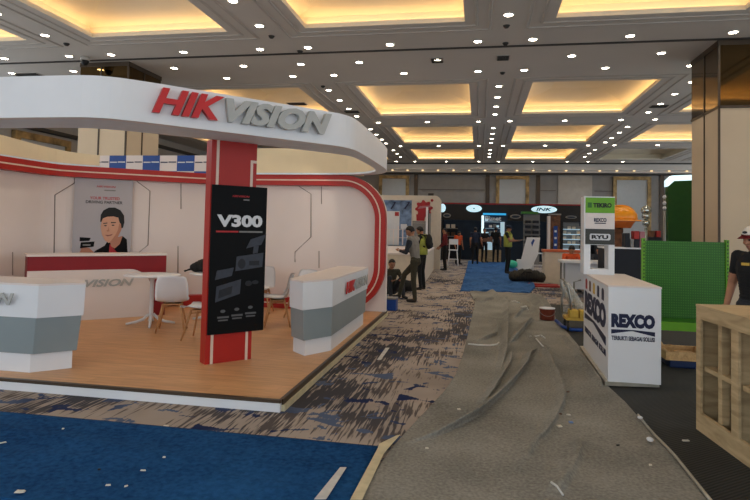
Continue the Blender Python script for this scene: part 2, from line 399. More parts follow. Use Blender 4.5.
for i, (x0, x1) in enumerate(CX):
    for j, (y0, y1) in enumerate(CY):
        if j < 1 and i in (0, 5): continue
        n += 1; unlit = (i, j) == (4, 4)
        bm = B()
        rect_ring(bm, x0, x1, y0, y1, 0, HC, 0, HC+.10); rect_ring(bm, x0, x1, y0, y1, 0, HC+.10, .25, HC+.10); rect_ring(bm, x0, x1, y0, y1, .25, HC+.10, .25, HC+.34)
        rect_ring(bm, x0, x1, y0, y1, .25, HC+.34, -.95, HC+.72)
        quad(bm, [(x0+.95, y0+.95, HC+.72), (x1-.95, y0+.95, HC+.72), (x1-.95, y1-.95, HC+.72), (x0+.95, y1-.95, HC+.72)])
        c = struct('trim_%d' % n, bm, M_COFF, label='recessed lit ceiling coffer with warm cove light')
        bm = B()
        for o in (.22, .50):
            rect_ring(bm, x0, x1, y0, y1, o, HC, o+.012, HC-.02); rect_ring(bm, x0, x1, y0, y1, o+.012, HC-.02, o+.045, HC-.02); rect_ring(bm, x0, x1, y0, y1, o+.045, HC-.02, o+.07, HC)
        obj('molding', bm, M_MOLD, c)
        if unlit: continue
        bm = B()
        for (a, b_, c_, d) in ((x0-.05, x1+.05, y0-.16, y0-.10), (x0-.05, x1+.05, y1+.10, y1+.16), (x0-.16, x0-.10, y0, y1), (x1+.10, x1+.16, y0, y1)): box(bm, a, b_, c_, d, HC+.102, HC+.13)
        obj('cove_light_strip', bm, M_LED, c)
bm = B(); box(bm, -17, 17, 13.80, 13.88, HC-.025, HC-.001); struct('trim_90', bm, M_DARK, label='dark movable wall track across the ceiling')

# walls
bm = B(); box(bm, -17, 17, 38.7, 38.9, 0, HC); struct('wall_back', bm, M_FABRIC, label='grey fabric far wall of the hall')
bm = B(); box(bm, -17, -16.4, 16.5, 38.7, 0, HC); struct('wall_left', bm, M_FABRIC2, label='pale left side wall of the hall')
bm = B()
box(bm, -17, 17, 38.0, 38.69, 5.55, 5.92); box(bm, -17, 17, 38.25, 38.69, 5.40, 5.55); 
struct('trim_91', bm, M_CEIL, label='pale stepped cornice along the far wall')
bm = B(); box(bm, -17, 17, 37.95, 38.69, 5.921, 5.998); box(bm, -17, 17, 38.4, 38.69, 5.28, 5.399); struct('trim_92', bm, M_DARK, label='dark reveal lines above and below the far cornice')
bm = B()
for k in range(30): 
    x = -15+k*1.02
    if -8 < x < 15: lathe(bm, [(.0, 0), (.07, 0), (.07, .05), (0, .05)], (x, 38.12, 5.49), 10)
struct('trim_93', bm, M_WARML, label='row of warm lamps under the far cornice')
bm = B()
for z in (5.55, 5.0): box(bm, -16.4, -16.1, 16.5, 38.0, z-.06, z+.06)
struct('trim_94', bm, M_DARK, label='dark bands along the left wall cornice')
# dark vertical gaps and panels of the far wall
YW = 38.66
bm = B()
for px in (416, 487.5, 538, 662): 
    p = ony(px, 190, YW); box(bm, p.x-.13, p.x+.13, YW-.04, YW+.02, 0, 5.27)
struct('trim_95', bm, M_COLJ, label='dark vertical gaps between the far wall panels')
bm = B(); p0, p1 = ony(558, 190, YW).x, ony(592, 190, YW).x; box(bm, p0, p1, YW-.05, YW+.02, 0, 5.27); struct('trim_96', bm, M_FABRIC2, label='beige padded panel of the far wall')
bm = B()
for px0, px1 in ((416, 487), (538, 558), (592, 616)):
    a, c = ony(px0, 190, YW).x+.15, ony(px1, 190, YW).x-.15; box(bm, a, c, YW-.03, YW-.01, 4.25, 4.28)
struct('trim_97', bm, M_COLJ, label='thin joints across the grey wall panels')
def gold_panel(px0, px1, label):
    a, c = ony(px0, 190, YW-.1).x, ony(px1, 190, YW-.1).x; t = .22
    r = thing('framed_wall_panel', label, 'wall panel', ((a+c)/2, YW, 0), group='gold framed panels of the far wall')
    bm = B(); box(bm, a, a+t, YW-.18, YW-.03, 0, 5.2); box(bm, c-t, c, YW-.18, YW-.03, 0, 5.2); box(bm, a+t, c-t, YW-.18, YW-.03, 5.2-t, 5.2); obj('frame', bm, M_GOLD, r)
    bm = B(); box(bm, a+t, c-t, YW-.10, YW-.03, 0, 5.2-t); obj('panel', bm, M_PALEP, r)
gold_panel(379, 409, 'pale wall panel in a gold frame, above the white booth with the red flower badge')
gold_panel(496, 529, 'pale wall panel in a gold frame, above the long black booth')
gold_panel(613, 651, 'pale wall panel in a gold frame, behind the giant orange helmet')
# gold framed panels on the left wall (seen over the booth wall)
for k, y in enumerate((19.0, 23.5)):
    r = thing('framed_wall_panel', 'pale panel in a gold frame on the left side wall, %s the big column' % ('nearer' if k == 0 else 'farther behind'), 'wall panel', (-16.35, y, 0), group='gold framed panels of the left wall')
    bm = B(); box(bm, -16.39, -16.2, y-1.4, y-1.15, 0, 4.8); box(bm, -16.39, -16.2, y+1.15, y+1.4, 0, 4.8); box(bm, -16.39, -16.2, y-1.15, y+1.15, 4.55, 4.8); obj('frame', bm, M_GOLD, r)
    bm = B(); box(bm, -16.39, -16.28, y-1.15, y+1.15, 0, 4.55); obj('panel', bm, M_PALEP, r)

# columns with bronze mirror heads
def column(name, x0, x1, y0, y1, zm, label, joints):
    bm = B(); box(bm, x0, x1, y0, y1, 0, zm); c = struct(name, bm, M_COLUMN, label=label)
    bm = B(); box(bm, x0-.004, x1+.004, y0-.004, y1+.004, zm+.06, HC-.12); obj('mirror_head', bm, M_BRONZE, c)
    bm = B(); box(bm, x0-.02, x1+.02, y0-.02, y1+.02, zm, zm+.06); box(bm, x0-.02, x1+.02, y0-.02, y1+.02, HC-.12, HC-.002)
    for jx, jy in joints: box(bm, jx-.02, jx+.02, jy-.02, jy+.02, 0, HC-.1)
    obj('joint', bm, M_COLJ, c)
column('pillar_right', 5.25, 7.15, 13.94, 15.62, 4.45, 'beige panelled column with bronze mirror head, right', [(5.25, 13.94), (5.25, 14.78), (6.6, 13.93)])
column('pillar_left', -10.96, -9.50, 14.05, 15.66, 4.45, 'beige panelled column with bronze mirror head behind the red booth', [(-10.32, 14.05), (-9.50, 14.05), (-9.50, 14.8)])

# downlights
AIS = (-10.2, -4.83, .52, 5.95); MID = (-12.8, -7.52, -2.17, 3.24, 8.6)
rows = []
full = sorted([a+s*.62 for a in AIS for s in (-1, 1)]+list(MID))
rows.append(('in the row just before the dark ceiling track', [(x, 13.4) for x in full if x < 5.6]))
rows.append(('in the first row behind the dark ceiling track', [(x, 14.77) for x in sorted([m+s*1.04 for m in MID for s in (-1, 1)]+[-4.83]) if x < 5.1]))
rows.append(('in the second row behind the dark ceiling track', [(x, 15.96) for x in full if x < 8 and not (-11 < x < -9.4)]))
rows.append(('in the row between the second and third lit coffers', [(x, 23.4) for x in full if -6 < x < 12]))
rows.append(('in the row between the farthest lit coffers', [(x, 30.2) for x in full if -6 < x < 12]))
rows.append(('in the row along the foot of the far wall ceiling', [(x, 37.2) for x in full if -6 < x < 12]))
for a, nm in zip(AIS, ('far left', 'middle left', 'middle right', 'far right')):
    for ya, wh in (([4.6, 6.1, 7.6, 9.0, 10.41, 11.8], 'nearest'), ([17.7, 19.17, 20.6, 22.0], 'second'), ([24.97, 26.4, 27.9, 29.2], 'third'), ([31.8, 33.3, 34.8], 'farthest')):
        if a < -6 and wh != 'nearest': continue
        rows.append(('counted from near, %s ceiling aisle, %s bay' % (nm, wh), [(a, y) for y in ya]))
proto = None; LAMPS = []
def make_dl():
    r = thing('ceiling_downlight', '-', 'downlight', (0, 0, HC), 0, 'recessed ceiling downlights')
    bm = B(); lathe(bm, [(.086, -.002), (.115, -.002), (.12, -.010), (.098, -.022), (.088, -.012)], (0, 0, HC), 20, cap=False)
    obj('trim_ring', bm, M_DRING, r)
    bm = B(); lathe(bm, [(0, -.014), (.087, -.014), (.087, -.003), (0, -.003)], (0, 0, HC), 20); obj('lens', bm, M_DLENS, r)
    return r
for desc, pts in rows:
    for k, (x, y) in enumerate(pts):
        lab = 'round downlight, %s %s%s' % (ORD[k], '' if 'counted' in desc else 'from left ', desc)
        if proto is None: proto = make_dl(); o = proto; o.location = (x, y, HC); o['label'] = lab
        else: o = dup(proto, (x, y, HC), 0, lab)
        LAMPS.append((x, y))
# vents, detectors and a camera dome in the ceiling
def vent(x, y, w, d, label):
    r = thing('ceiling_vent', label, 'vent', (x, y, HC), 0, 'dark vents in the ceiling')
    bm = B(); box(bm, x-w/2, x+w/2, y-d/2, y+d/2, HC-.012, HC-.001); obj('frame', bm, M_MOLD, r)
    bm = B()
    for k in range(5): yy = y-d/2+.03+k*(d-.06)/4; box(bm, x-w/2+.03, x+w/2-.03, yy-.012, yy+.012, HC-.03, HC-.0125)
    obj('slat', bm, M_GRILLE, r)
for px, py, w, lab in ((28, 74.6, .9, 'dark vent in the ceiling above the far left canopy'), (297, 103.5, .7, 'dark vent in the ceiling above the last letter of the canopy sign'), (437, 60, .35, 'small dark vent before the middle coffer'), (503, 57.5, .35, 'small dark vent in the middle ceiling aisle'), (659, 106, .6, 'dark vent beside the right coffer'), (352, 111.5, .6, 'dark vent beside the aisle lamps left of the middle coffer')):
    p = onz(px, py, HC); vent(p.x, p.y, w, .4, lab)
for px, py, lab in ((66.5, 43.5, 'small dark smoke detector near the far left coffers'), (271.5, 36, 'small dark smoke detector beside the nearest middle coffer'), (300, 51, 'small dark smoke detector near the ceiling track, left'), (506.5, 25.5, 'small dark smoke detector in the middle aisle, nearer'), (505.5, 43, 'small dark smoke detector beside the ceiling track, middle'), (502.5, 72.5, 'small dark smoke detector in the middle aisle behind the track'), (323, 86, 'small dark smoke detector left of the middle coffer')):
    p = onz(px, py, HC); bm = B(); lathe(bm, [(0, -.06), (.04, -.055), (.06, -.03), (.075, -.001), (0, -.001)], (p.x, p.y, HC), 14); tag(obj('smoke_detector', bm, M_GRILLE), lab, 'detector', 'ceiling detectors')
p = onz(85, 57, HC); r = thing('ceiling_camera', 'dark dome camera hanging from the ceiling beside the left column head', 'camera', (p.x, p.y, HC))
bm = B(); lathe(bm, [(.12, -.001), (.12, -.10), (0, -.10)], (p.x, p.y, HC), 16); obj('housing', bm, M_MOLD, r)
bm = B(); lathe(bm, [(0, -.23), (.06, -.21), (.10, -.15), (.11, -.101), (0, -.101)], (p.x, p.y, HC), 16); obj('dome', bm, M_BLACK, r)

# ================================================================ the red and white booth
PZ = .10
r = thing('booth_platform', 'wood floored platform of the red and white booth', 'platform', (-4.3, 7.5, 0))
bm = B(); prism(bm, [(-7.2, 4.8), (-1.68, 4.8), (-1.68, 10.5), (-7.2, 10.5)], .07, PZ); obj('floor_boards', bm, M_PARQ, r)
bm = B(); box(bm, -7.2, -1.66, 4.76, 4.799, .0, .075); obj('front_edge_strip', bm, M_WHITE, r)
bm = B(); box(bm, -7.2, -1.655, 4.762, 4.80, .076, .103); box(bm, -1.679, -1.645, 4.80, 10.5, .055, .103); obj('edge_capping', bm, M_COLJ, r)
bm = B(); box(bm, -1.679, -1.63, 4.80, 10.5, 0, .054); obj('side_edge_strip', bm, M_TAPE, r)

# back wall
WP = [(-4.6, 10.2), (-5.0, 10.08)]+chaikin([(-5.0, 10.08), (-6.6, 8.92), (-6.9, 8.68), (-7.08, 8.4), (-7.1, 8.0), (-7.1, 7.3)], 2)[1:]+[(-7.1, 5.9)]
def offs(P, d):
    out = []
    for i, p in enumerate(P):
        a = V(P[max(i-1, 0)]+(0,)); c = V(P[min(i+1, len(P)-1)]+(0,)); t = (c-a).normalized(); nn = V((-t.y, t.x, 0))
        out.append((p[0]+nn.x*d, p[1]+nn.y*d))
    return out
# going right to left, left normal of travel points to -y (towards the booth)
wall = thing('booth_back_wall', 'white curved back wall of the booth with a rounded red border', 'exhibition wall', (-4.3, 10.2, PZ))
ZT = 2.54; XR = -1.64; RO = .80; BW = .19; ZB = .102
bm = B()
arc = [(XR-RO+RO*math.cos(a), ZT-RO+RO*math.sin(a)) for a in [PI/2*k/10 for k in range(11)]]
fpoly(bm, Fr((0, 10.2, 0), (1, 0, 0)), [(-4.6, ZB), (XR+.01, ZB)]+arc+[(-4.6, ZT)], -.12, 0)
strip(bm, WP, offs(WP, -.12), ZB, ZT); obj('panel', bm, M_WALLW, wall)
def loop(o):
    ro = RO-o; cx_ = XR-RO; P = [(-4.6, ZT-o)]
    P += [(cx_+ro*math.cos(a), ZT-RO+ro*math.sin(a)) for a in [PI/2-PI/2*k/12 for k in range(13)]]
    P += [(cx_+ro*math.cos(a), ZB+RO+ro*math.sin(a)) for a in [-PI/2*k/12 for k in range(13)]]
    P += [(-4.6, ZB+o)]; return P
def loopband(bm, o0, o1, y0, y1):
    A, C = loop(o0), loop(o1); rows = []
    for (ax, az), (cx_, cz) in zip(A, C): rows.append([bm.verts.new(q) for q in ((ax, y0, az), (cx_, y0, cz), (cx_, y1, cz), (ax, y1, az))])
    fs = []
    for R0, R1 in zip(rows, rows[1:]):
        for k in range(4): fs.append(bm.faces.new((R0[k], R0[(k+1) % 4], R1[(k+1) % 4], R1[k])))
    fs += [bm.faces.new(rows[0]), bm.faces.new(rows[-1][::-1])]
    bmesh.ops.recalc_face_normals(bm, faces=fs)
bm = B(); loopband(bm, 0, BW, 10.04, 10.2); W1 = offs(WP, .16)
strip(bm, WP, W1, ZT-BW, ZT); strip(bm, WP, W1, ZB, ZB+BW); bd = obj('red_border', bm, M_RED, wall)
bm = B(); loopband(bm, .085, .108, 10.034, 10.041); W2 = offs(WP, .166)
strip(bm, offs(WP, .159), W2, ZT-.108, ZT-.085); obj('white_stripe', bm, M_STRIPE, bd)
# thin groove lines, drawn on the wall face
def wallpt(px, py):
    d = ray(px, py); best = None
    PP = [(-1.6, 10.2)]+WP
    for a, c in zip(PP, PP[1:]):
        nx, ny = c[1]-a[1], -(c[0]-a[0]); den = d.x*nx+d.y*ny
        if abs(den) < 1e-6: continue
        t = (a[0]*nx+a[1]*ny)/den
        if t <= 0: continue
        q = EYEP+d*t; u = ((q.x-a[0])*(c[0]-a[0])+(q.y-a[1])*(c[1]-a[1]))/((c[0]-a[0])**2+(c[1]-a[1])**2)
        if -1e-3 <= u <= 1.001 and (best is None or t < best[0]): best = (t, q)
    if best is None: return None
    q = best[1]; q = q-V((d.x, d.y, 0)).normalized()*.004; q.z = max(.33, min(2.34, q.z)); return q
for L_ in ([(74.5, 176), (74.5, 183), (55, 195), (54, 258)], [(12.6, 252), (12.6, 275)], [(137, 177), (150, 191), (148, 245), (137, 254)], [(181, 182), (181, 209)], [(178, 246), (178, 274)], [(299, 186), (311, 194), (311, 237), (295, 252), (295, 262)], [(321.5, 185), (321.5, 204)], [(319, 251), (319, 268)], [(64, 258), (64, 300)]):
    pts = [wallpt(*q) for q in L_]
    pts = [q for q in pts if q is not None]
    if len(pts) < 2: continue
    fine = [pts[0]]
    for a, c in zip(pts, pts[1:]): fine.append(c)
    bm = B(); tube(bm, fine, .008, 6); obj('groove_line', bm, M_GROOVE, wall)

# canopy ring
IN = [(-6.5, 8.9), (-6.8, 8.62), (-6.98, 8.2), (-7.0, 7.3), (-6.95, 6.2), (-6.6, 5.55), (-5.9, 5.05), (-5.3, 4.97), (-3.95, 4.98), (-3.66, 5.07), (-3.3, 5.38), (-2.8, 5.86), (-1.95, 6.81), (-1.66, 7.15), (-1.63, 7.63), (-1.64, 9.0), (-1.75, 9.5), (-2.05, 9.85), (-2.5, 10.0), (-4.3, 10.02)]
OU = [(-6.6, 9.02), (-6.92, 8.72), (-7.12, 8.25), (-7.15, 7.3), (-7.12, 6.1), (-6.8, 5.2), (-6.1, 4.65), (-5.4, 4.47), (-3.6, 4.46), (-3.28, 4.52), (-3.0, 4.77), (-2.56, 5.254), (-1.75, 6.11), (-1.49, 6.44), (-1.46, 7.0), (-1.47, 9.0), (-1.56, 9.6), (-1.85, 10.02), (-2.4, 10.18), (-4.3, 10.18)]
ZZ = [(2.541,)]*6+[(2.52,)]*8+[(2.53,)]*1+[(2.541,)]*5
IN, OU = chaikin(IN), chaikin(OU); ZL = [z[0] for z in chaikin(ZZ)]
LERP = lambda t: [tuple(a*(1-t)+c*t for a, c in zip(p, q)) for p, q in zip(OU, IN)]
can = thing('booth_canopy', 'white ring canopy over the booth with big red and grey letters', 'canopy', (-4.3, 7.3, 2.52))
ZU = [z[0] for z in chaikin([(2.755,), (2.765,), (2.80,), (2.86,), (2.895,)]+[(2.895,)]*15)]
bm = B(); strip(bm, OU, LERP(.15), ZL, ZU); obj('fascia', bm, M_WHITE, can)
bm = B(); strip(bm, LERP(.151), LERP(.999), ZL, [z+.03 for z in ZL]); obj('soffit', bm, M_SOFF, can)
bm = B(); strip(bm, LERP(.9), IN, [z+.031 for z in ZL], ZU); obj('inner_lining', bm, M_CREAM, can)
bm = B(); box(bm, -4.3, -2.1, 10.19, 10.30, 2.545, 3.05); obj('rear_header', bm, M_CREAM, can)
fl = Fr((-3.0, 4.772, 0), (.6885, .7253, 0))
for nm, bd_, a0, w, m in (('red_lettering', 'HIK', .015, .68, M_LRED), ('grey_lettering', 'VISION', .71, 1.22, M_LGREY)):
    text(nm, bd_, fl, a0, 2.612, w, .24, m, can, depth=.05, bold=.035 if m is M_LRED else .05, shear=.32, d0=.012)

M_ICON = mat('print_icon_grey', (92, 92, 94), .6, var=.02)
# red pillar with stripes, banner
pa = V((-2.86, 5.76, 0)); pt = V((.68, .733, 0)).normalized(); fp = Fr(pa, pt)   # front face frame
PWD = .53
r = thing('booth_pillar', 'red square pillar with thin pale stripes carrying the canopy', 'pillar', tuple(fp.p(.26, PZ, -.12)))
bm = B(); frect(bm, fp, 0, PWD, PZ+.001, 2.519, -.15, 0); obj('shaft', bm, M_RED, r)
bm = B(); frect(bm, fp, .055, .085, PZ, 2.52, -.001, .004); obj('stripe', bm, M_STRIPE, r)
bm = B(); fpoly(bm, fp, [(.455, PZ), (.485, PZ), (.485, 2.30), (.53, 2.30), (.53, 2.33), (.455, 2.33)], -.001, .004); obj('stripe', bm, M_STRIPE, r)
fb = Fr(fp.p(0, 0, .03), pt)
r = thing('banner', 'tall black product banner hung on the red pillar, large white lettering', 'banner', tuple(fb.p(.33, .42, 0)))
bm = B(); frect(bm, fb, .01, .656, .416, 2.03, -.025, 0); obj('board', bm, M_BANNER, r)
text('lettering', 'V300', fb, .07, 1.575, .535, .135, M_PWHITE, r, depth=.003, bold=.045)
text('brand_lettering', 'HIKVISION', fb, .24, 1.905, .20, .022, M_PRED, r, depth=.002, bold=.02, shear=.2)
bm = B(); frect(bm, fb, .37, .44, 1.872, 1.886, 0, .002); obj('caption', bm, M_PMID, r)
bm = B(); frect(bm, fb, .065, .32, 1.515, 1.533, 0, .002); obj('caption', bm, M_PRED, r)
bm = B(); frect(bm, fb, .33, .61, 1.515, 1.533, 0, .002); obj('caption', bm, M_PMID, r)
bm = B()
fpoly(bm, fb, [(.30, 1.09), (.62, 1.13), (.63, 1.29), (.31, 1.25)], 0, .002); fpoly(bm, fb, [(.42, 1.34), (.60, 1.38), (.66, 1.50), (.47, 1.44)], 0, .002); fpoly(bm, fb, [(.50, 1.28), (.56, 1.29), (.57, 1.37), (.51, 1.36)], 0, .002)
pc = obj('printed_dashcam', bm, M_PGREY, r)
bm = B(); fell(bm, fb, .37, 1.17, .045, .055, .0025, .004); frect(bm, fb, .46, .58, 1.15, 1.20, .0025, .004); obj('printed_lens', bm, M_PGREY2, pc)
bm = B()
fpoly(bm, fb, [(.08, .76), (.36, .84), (.37, 1.00), (.09, .93)], 0, .002); fpoly(bm, fb, [(.07, 1.0), (.26, 1.04), (.28, 1.13), (.09, 1.10)], 0, .002)
pc = obj('printed_dashcam', bm, M_PGREY, r)
bm = B(); fpoly(bm, fb, [(.11, .80), (.26, .845), (.27, .93), (.12, .89)], .0025, .004); obj('printed_screen', bm, M_PGREY2, pc)
bm = B(); fell(bm, fb, .46, .95, .04, .03, 0, .002); fell(bm, fb, .54, .96, .04, .022, 0, .002); obj('printed_part', bm, M_PGREY2, r)
for k, a in enumerate((.14, .30, .46)):
    bm = B(); fell(bm, fb, a+.03, .66+.012*k, .028, .017, 0, .002); frect(bm, fb, a-.03, a+.10, .585+.012*k, .605+.012*k, 0, .002); frect(bm, fb, a-.02, a+.09, .555+.012*k, .57+.012*k, 0, .002); obj('printed_icon', bm, M_ICON, r)

# counters
def counter(label, plan, toplan, loc, back):
    r = thing('reception_counter', label, 'counter', loc, group='white and grey counters of the booth')
    ctr = V((sum(p[0] for p in plan)/len(plan), sum(p[1] for p in plan)/len(plan), 0))
    sh = lambda P, k: [(ctr.x+(p[0]-ctr.x)*k, ctr.y+(p[1]-ctr.y)*k) for p in P]
    bm = B(); prism(bm, sh(plan, .95), PZ+.001, .284); obj('plinth', bm, M_WHITE, r)
    bm = B(); taper(bm, sh(plan, 1.0), sh(plan, 1.04), .285, .645); obj('middle_band', bm, M_BAND, r)
    bm = B(); taper(bm, sh(plan, 1.06), sh(plan, 1.075), .641, .955); obj('top_panel', bm, M_WHITE, r)
    bm = B(); prism(bm, sh(plan, 1.08), .956, .975); obj('countertop', bm, M_WALLW, r)
    return r
RC = [(-2.19, 6.62), (-1.97, 6.40), (-1.74, 6.78), (-1.74, 8.85), (-2.19, 8.85)]
rc = counter('white and grey counter with red letters near the aisle, right of the pillar', RC, None, (-1.96, 7.4, PZ), None)
LC = [(-6.2, 5.0), (-4.30, 5.0), (-4.03, 5.28), (-4.25, 5.52), (-6.2, 5.52)]
lc = counter('white and grey counter at the front left of the booth', LC, None, (-5.2, 5.25, PZ), None)
f = Fr((-1.716, 0, 0), (0, 1, 0)); SY = lambda px: (ray(px, 290)*(-1.716/ray(px, 290).x)).y

text('red_lettering', 'HIK', f, SY(345), .725, SY(354)-SY(345), .15, M_LRED, rc, depth=.012, bold=.035, shear=.3, d0=.01)
text('grey_lettering', 'VISION', f, SY(354.6), .725, SY(366.5)-SY(354.6), .15, M_LGREY, rc, depth=.012, bold=.03, shear=.3, d0=.01)
f = Fr((-6.2, 4.955, 0), (1, 0, 0))
text('grey_lettering', 'VISION', f, 1.05, .76, .66, .12, M_LGREY, lc, depth=.012, bold=.03, shear=.3, d0=.008)
text('red_lettering', 'HIK', f, .68, .76, .34, .12, M_LRED, lc, depth=.012, bold=.035, shear=.3, d0=.008)

# reception desk in front of the diagonal wall
dl_ = V((-5.05, 8.70, 0)); dt = V((.707, .707, 0)); fd = Fr(dl_-dt*1.965, dt)   # a: 0 left .. 1.965 right
r = thing('reception_desk', 'low white desk with dark red top and raised grey letters', 'desk', tuple(fd.p(.98, PZ, -.3)))
bm = B(); frect(bm, fd, 0, 1.965, PZ+.001, 1.07, -.5, -.02); obj('body', bm, M_DRED, r)
bm = B(); frect(bm, fd, -.015, 1.98, 1.071, 1.10, -.52, .0); obj('worktop', bm, M_WALLW, r)
bm = B(); arcp = [(1.40+.36*math.cos(a), .44+.42*math.sin(a)) for a in [PI/2*k/10 for k in range(11)]]
fpoly(bm, fd, [(0, PZ+.001), (1.76, PZ+.001)]+arcp+[(0, .86)], -.019, .012); obj('front_panel', bm, M_WALLW, r)
text('grey_lettering', 'VISION', fd, .76, .60, .70, .115, M_LGREY, r, depth=.012, bold=.03, shear=.3, d0=.012)
text('red_lettering', 'HIK', fd, .36, .60, .37, .115, M_LRED, r, depth=.012, bold=.035, shear=.3, d0=.012)

# portrait poster
pr_ = V((.813, .582, 0)); fo = Fr((-6.80, 8.685, 0), pr_)
r = thing('wall_poster', 'grey poster of a smiling man holding a camera on the booth wall', 'poster', tuple(fo.p(.46, 1.03, 0)))
W_, H0, H1 = .915, 1.03, 2.335
bm = B(); frect(bm, fo, 0, W_, H0, H1, -.02, 0); obj('sheet', bm, M_POSTER, r)
text('lettering', 'YOUR TRUSTED', fo, .24, 1.985, .47, .05, M_PRED, r, depth=.002, bold=.02)
text('lettering', 'DRIVING PARTNER', fo, .18, 1.915, .58, .05, M_BLACK, r, depth=.002, bold=.02)
text('brand_lettering', 'HIKVISION', fo, .34, 2.195, .30, .035, M_PRED, r, depth=.002, bold=.02, shear=.2)
bm = B(); frect(bm, fo, .46, .64, 2.14, 2.16, 0, .002); obj('caption', bm, M_PMID, r)
bm = B()   # jacket
fpoly(bm, fo, [(.30, H0), (.36, 1.10), (.50, 1.19), (.56, 1.30), (.78, 1.36), (.85, 1.30), (.875, H0)], .001, .003); obj('printed_jacket', bm, M_BANNER, r)
bm = B(); fpoly(bm, fo, [(.57, H0), (.58, 1.22), (.66, 1.12), (.74, H0)], .0032, .0045); obj('printed_shirt', bm, M_PRED, r)
bm = B(); fpoly(bm, fo, [(.575, 1.30), (.60, 1.18), (.66, 1.14), (.74, 1.22), (.78, 1.36)], .0032, .005); obj('printed_neck', bm, M_SKINS, r)
bm = B()
fpoly(bm, fo, [(.44, 1.62), (.425, 1.52), (.45, 1.38), (.50, 1.28), (.56, 1.235), (.62, 1.25), (.70, 1.33), (.745, 1.44), (.765, 1.50), (.755, 1.56), (.73, 1.60), (.70, 1.70), (.58, 1.74), (.48, 1.72)], .0052, .007); face = obj('printed_face', bm, M_SKINP, r)
bm = B(); fpoly(bm, fo, [(.56, 1.236), (.62, 1.25), (.70, 1.33), (.745, 1.44), (.765, 1.50), (.755, 1.56), (.73, 1.60), (.715, 1.56), (.70, 1.46), (.665, 1.38), (.61, 1.29)], .0071, .0078); obj('printed_face_shade', bm, M_SKINS, face)  # shaded side of the portrait's face, printed as a darker skin tone
bm = B()
fpoly(bm, fo, [(.415, 1.60), (.42, 1.72), (.46, 1.80), (.54, 1.85), (.64, 1.855), (.73, 1.81), (.79, 1.72), (.80, 1.60), (.78, 1.50), (.755, 1.50), (.745, 1.57), (.72, 1.60), (.70, 1.68), (.62, 1.70), (.52, 1.69), (.455, 1.66), (.435, 1.60)], .0072, .009); obj('printed_hair', bm, M_HAIR, r)
bm = B()
fpoly(bm, fo, [(.465, 1.565), (.53, 1.575), (.53, 1.59), (.465, 1.58)], .0072, .0085); fpoly(bm, fo, [(.585, 1.58), (.665, 1.585), (.665, 1.60), (.585, 1.60)], .0072, .0085)
fell(bm, fo, .50, 1.535, .022, .010, .0072, .0085); fell(bm, fo, .62, 1.545, .024, .010, .0072, .0085); obj('printed_eye', bm, M_EYE, face)
bm = B(); fpoly(bm, fo, [(.515, 1.455), (.535, 1.43), (.57, 1.44), (.56, 1.46), (.55, 1.53), (.54, 1.46)], .0072, .0082); obj('printed_nose', bm, M_SKINS, face)
bm = B(); fpoly(bm, fo, [(.495, 1.375), (.54, 1.35), (.60, 1.365), (.625, 1.395), (.56, 1.375)], .0072, .0082); obj('printed_mouth', bm, M_LIP, face)
bm = B(); fpoly(bm, fo, [(.10, H0), (.13, 1.10), (.14, 1.16), (.26, 1.15), (.33, 1.08), (.34, H0)], .001, .003); obj('printed_hand', bm, M_SKINS, r)
bm = B(); fpoly(bm, fo, [(.12, 1.14), (.33, 1.17), (.34, 1.26), (.13, 1.24)], .0032, .0045); fpoly(bm, fo, [(.11, 1.26), (.26, 1.27), (.28, 1.32), (.11, 1.33)], .0032, .0045); pc = obj('printed_dashcam', bm, M_BANNER, r)
bm = B(); frect(bm, fo, .16, .28, 1.185, 1.21, .0047, .0057); obj('printed_screen', bm, M_PMID, pc)

# round tables and shell chairs
def make_table(loc, rz, label):
    r = thing('round_table', label, 'table', (0, 0, 0), 0, 'round tables of the booth')
    bm = B(); lathe(bm, [(0, .715), (.38, .715), (.40, .722), (.40, .736), (.39, .742), (0, .742)], n=40); obj('tabletop', bm, M_WHITE, r)
    bm = B(); lathe(bm, [(.045, .06), (.03, .10), (.03, .66), (.10, .70), (.10, .714), (0, .714)], n=18); obj('column', bm, M_WHITE, r)
    for k in range(4):
        a = PI/2*k; c, s = math.cos(a), math.sin(a); bm = B(); tube(bm, [(c*.03, s*.03, .16), (c*.10, s*.10, .085), (c*.20, s*.20, .045), (c*.34, s*.34, .018)], [.02, .022, .02, .016], 8); obj('leg', bm, M_WHITE, r)
    r.location = loc; r.rotation_euler = (0, 0, rz); return r
t1 = make_table((0, 0, 0), 0, 'white round table on a four-foot pedestal before the reception desk')
p = onz(152.5, 274.3, PZ+.74); t1.location = (p.x, p.y, PZ); t1.rotation_euler = (0, 0, .5); T1 = p
T2 = V((ony(216, 280, 8.45).x, 8.45, 0)); dup(t1, (T2.x, T2.y, PZ), .2, 'white round table with a black bag on it, behind the red pillar')
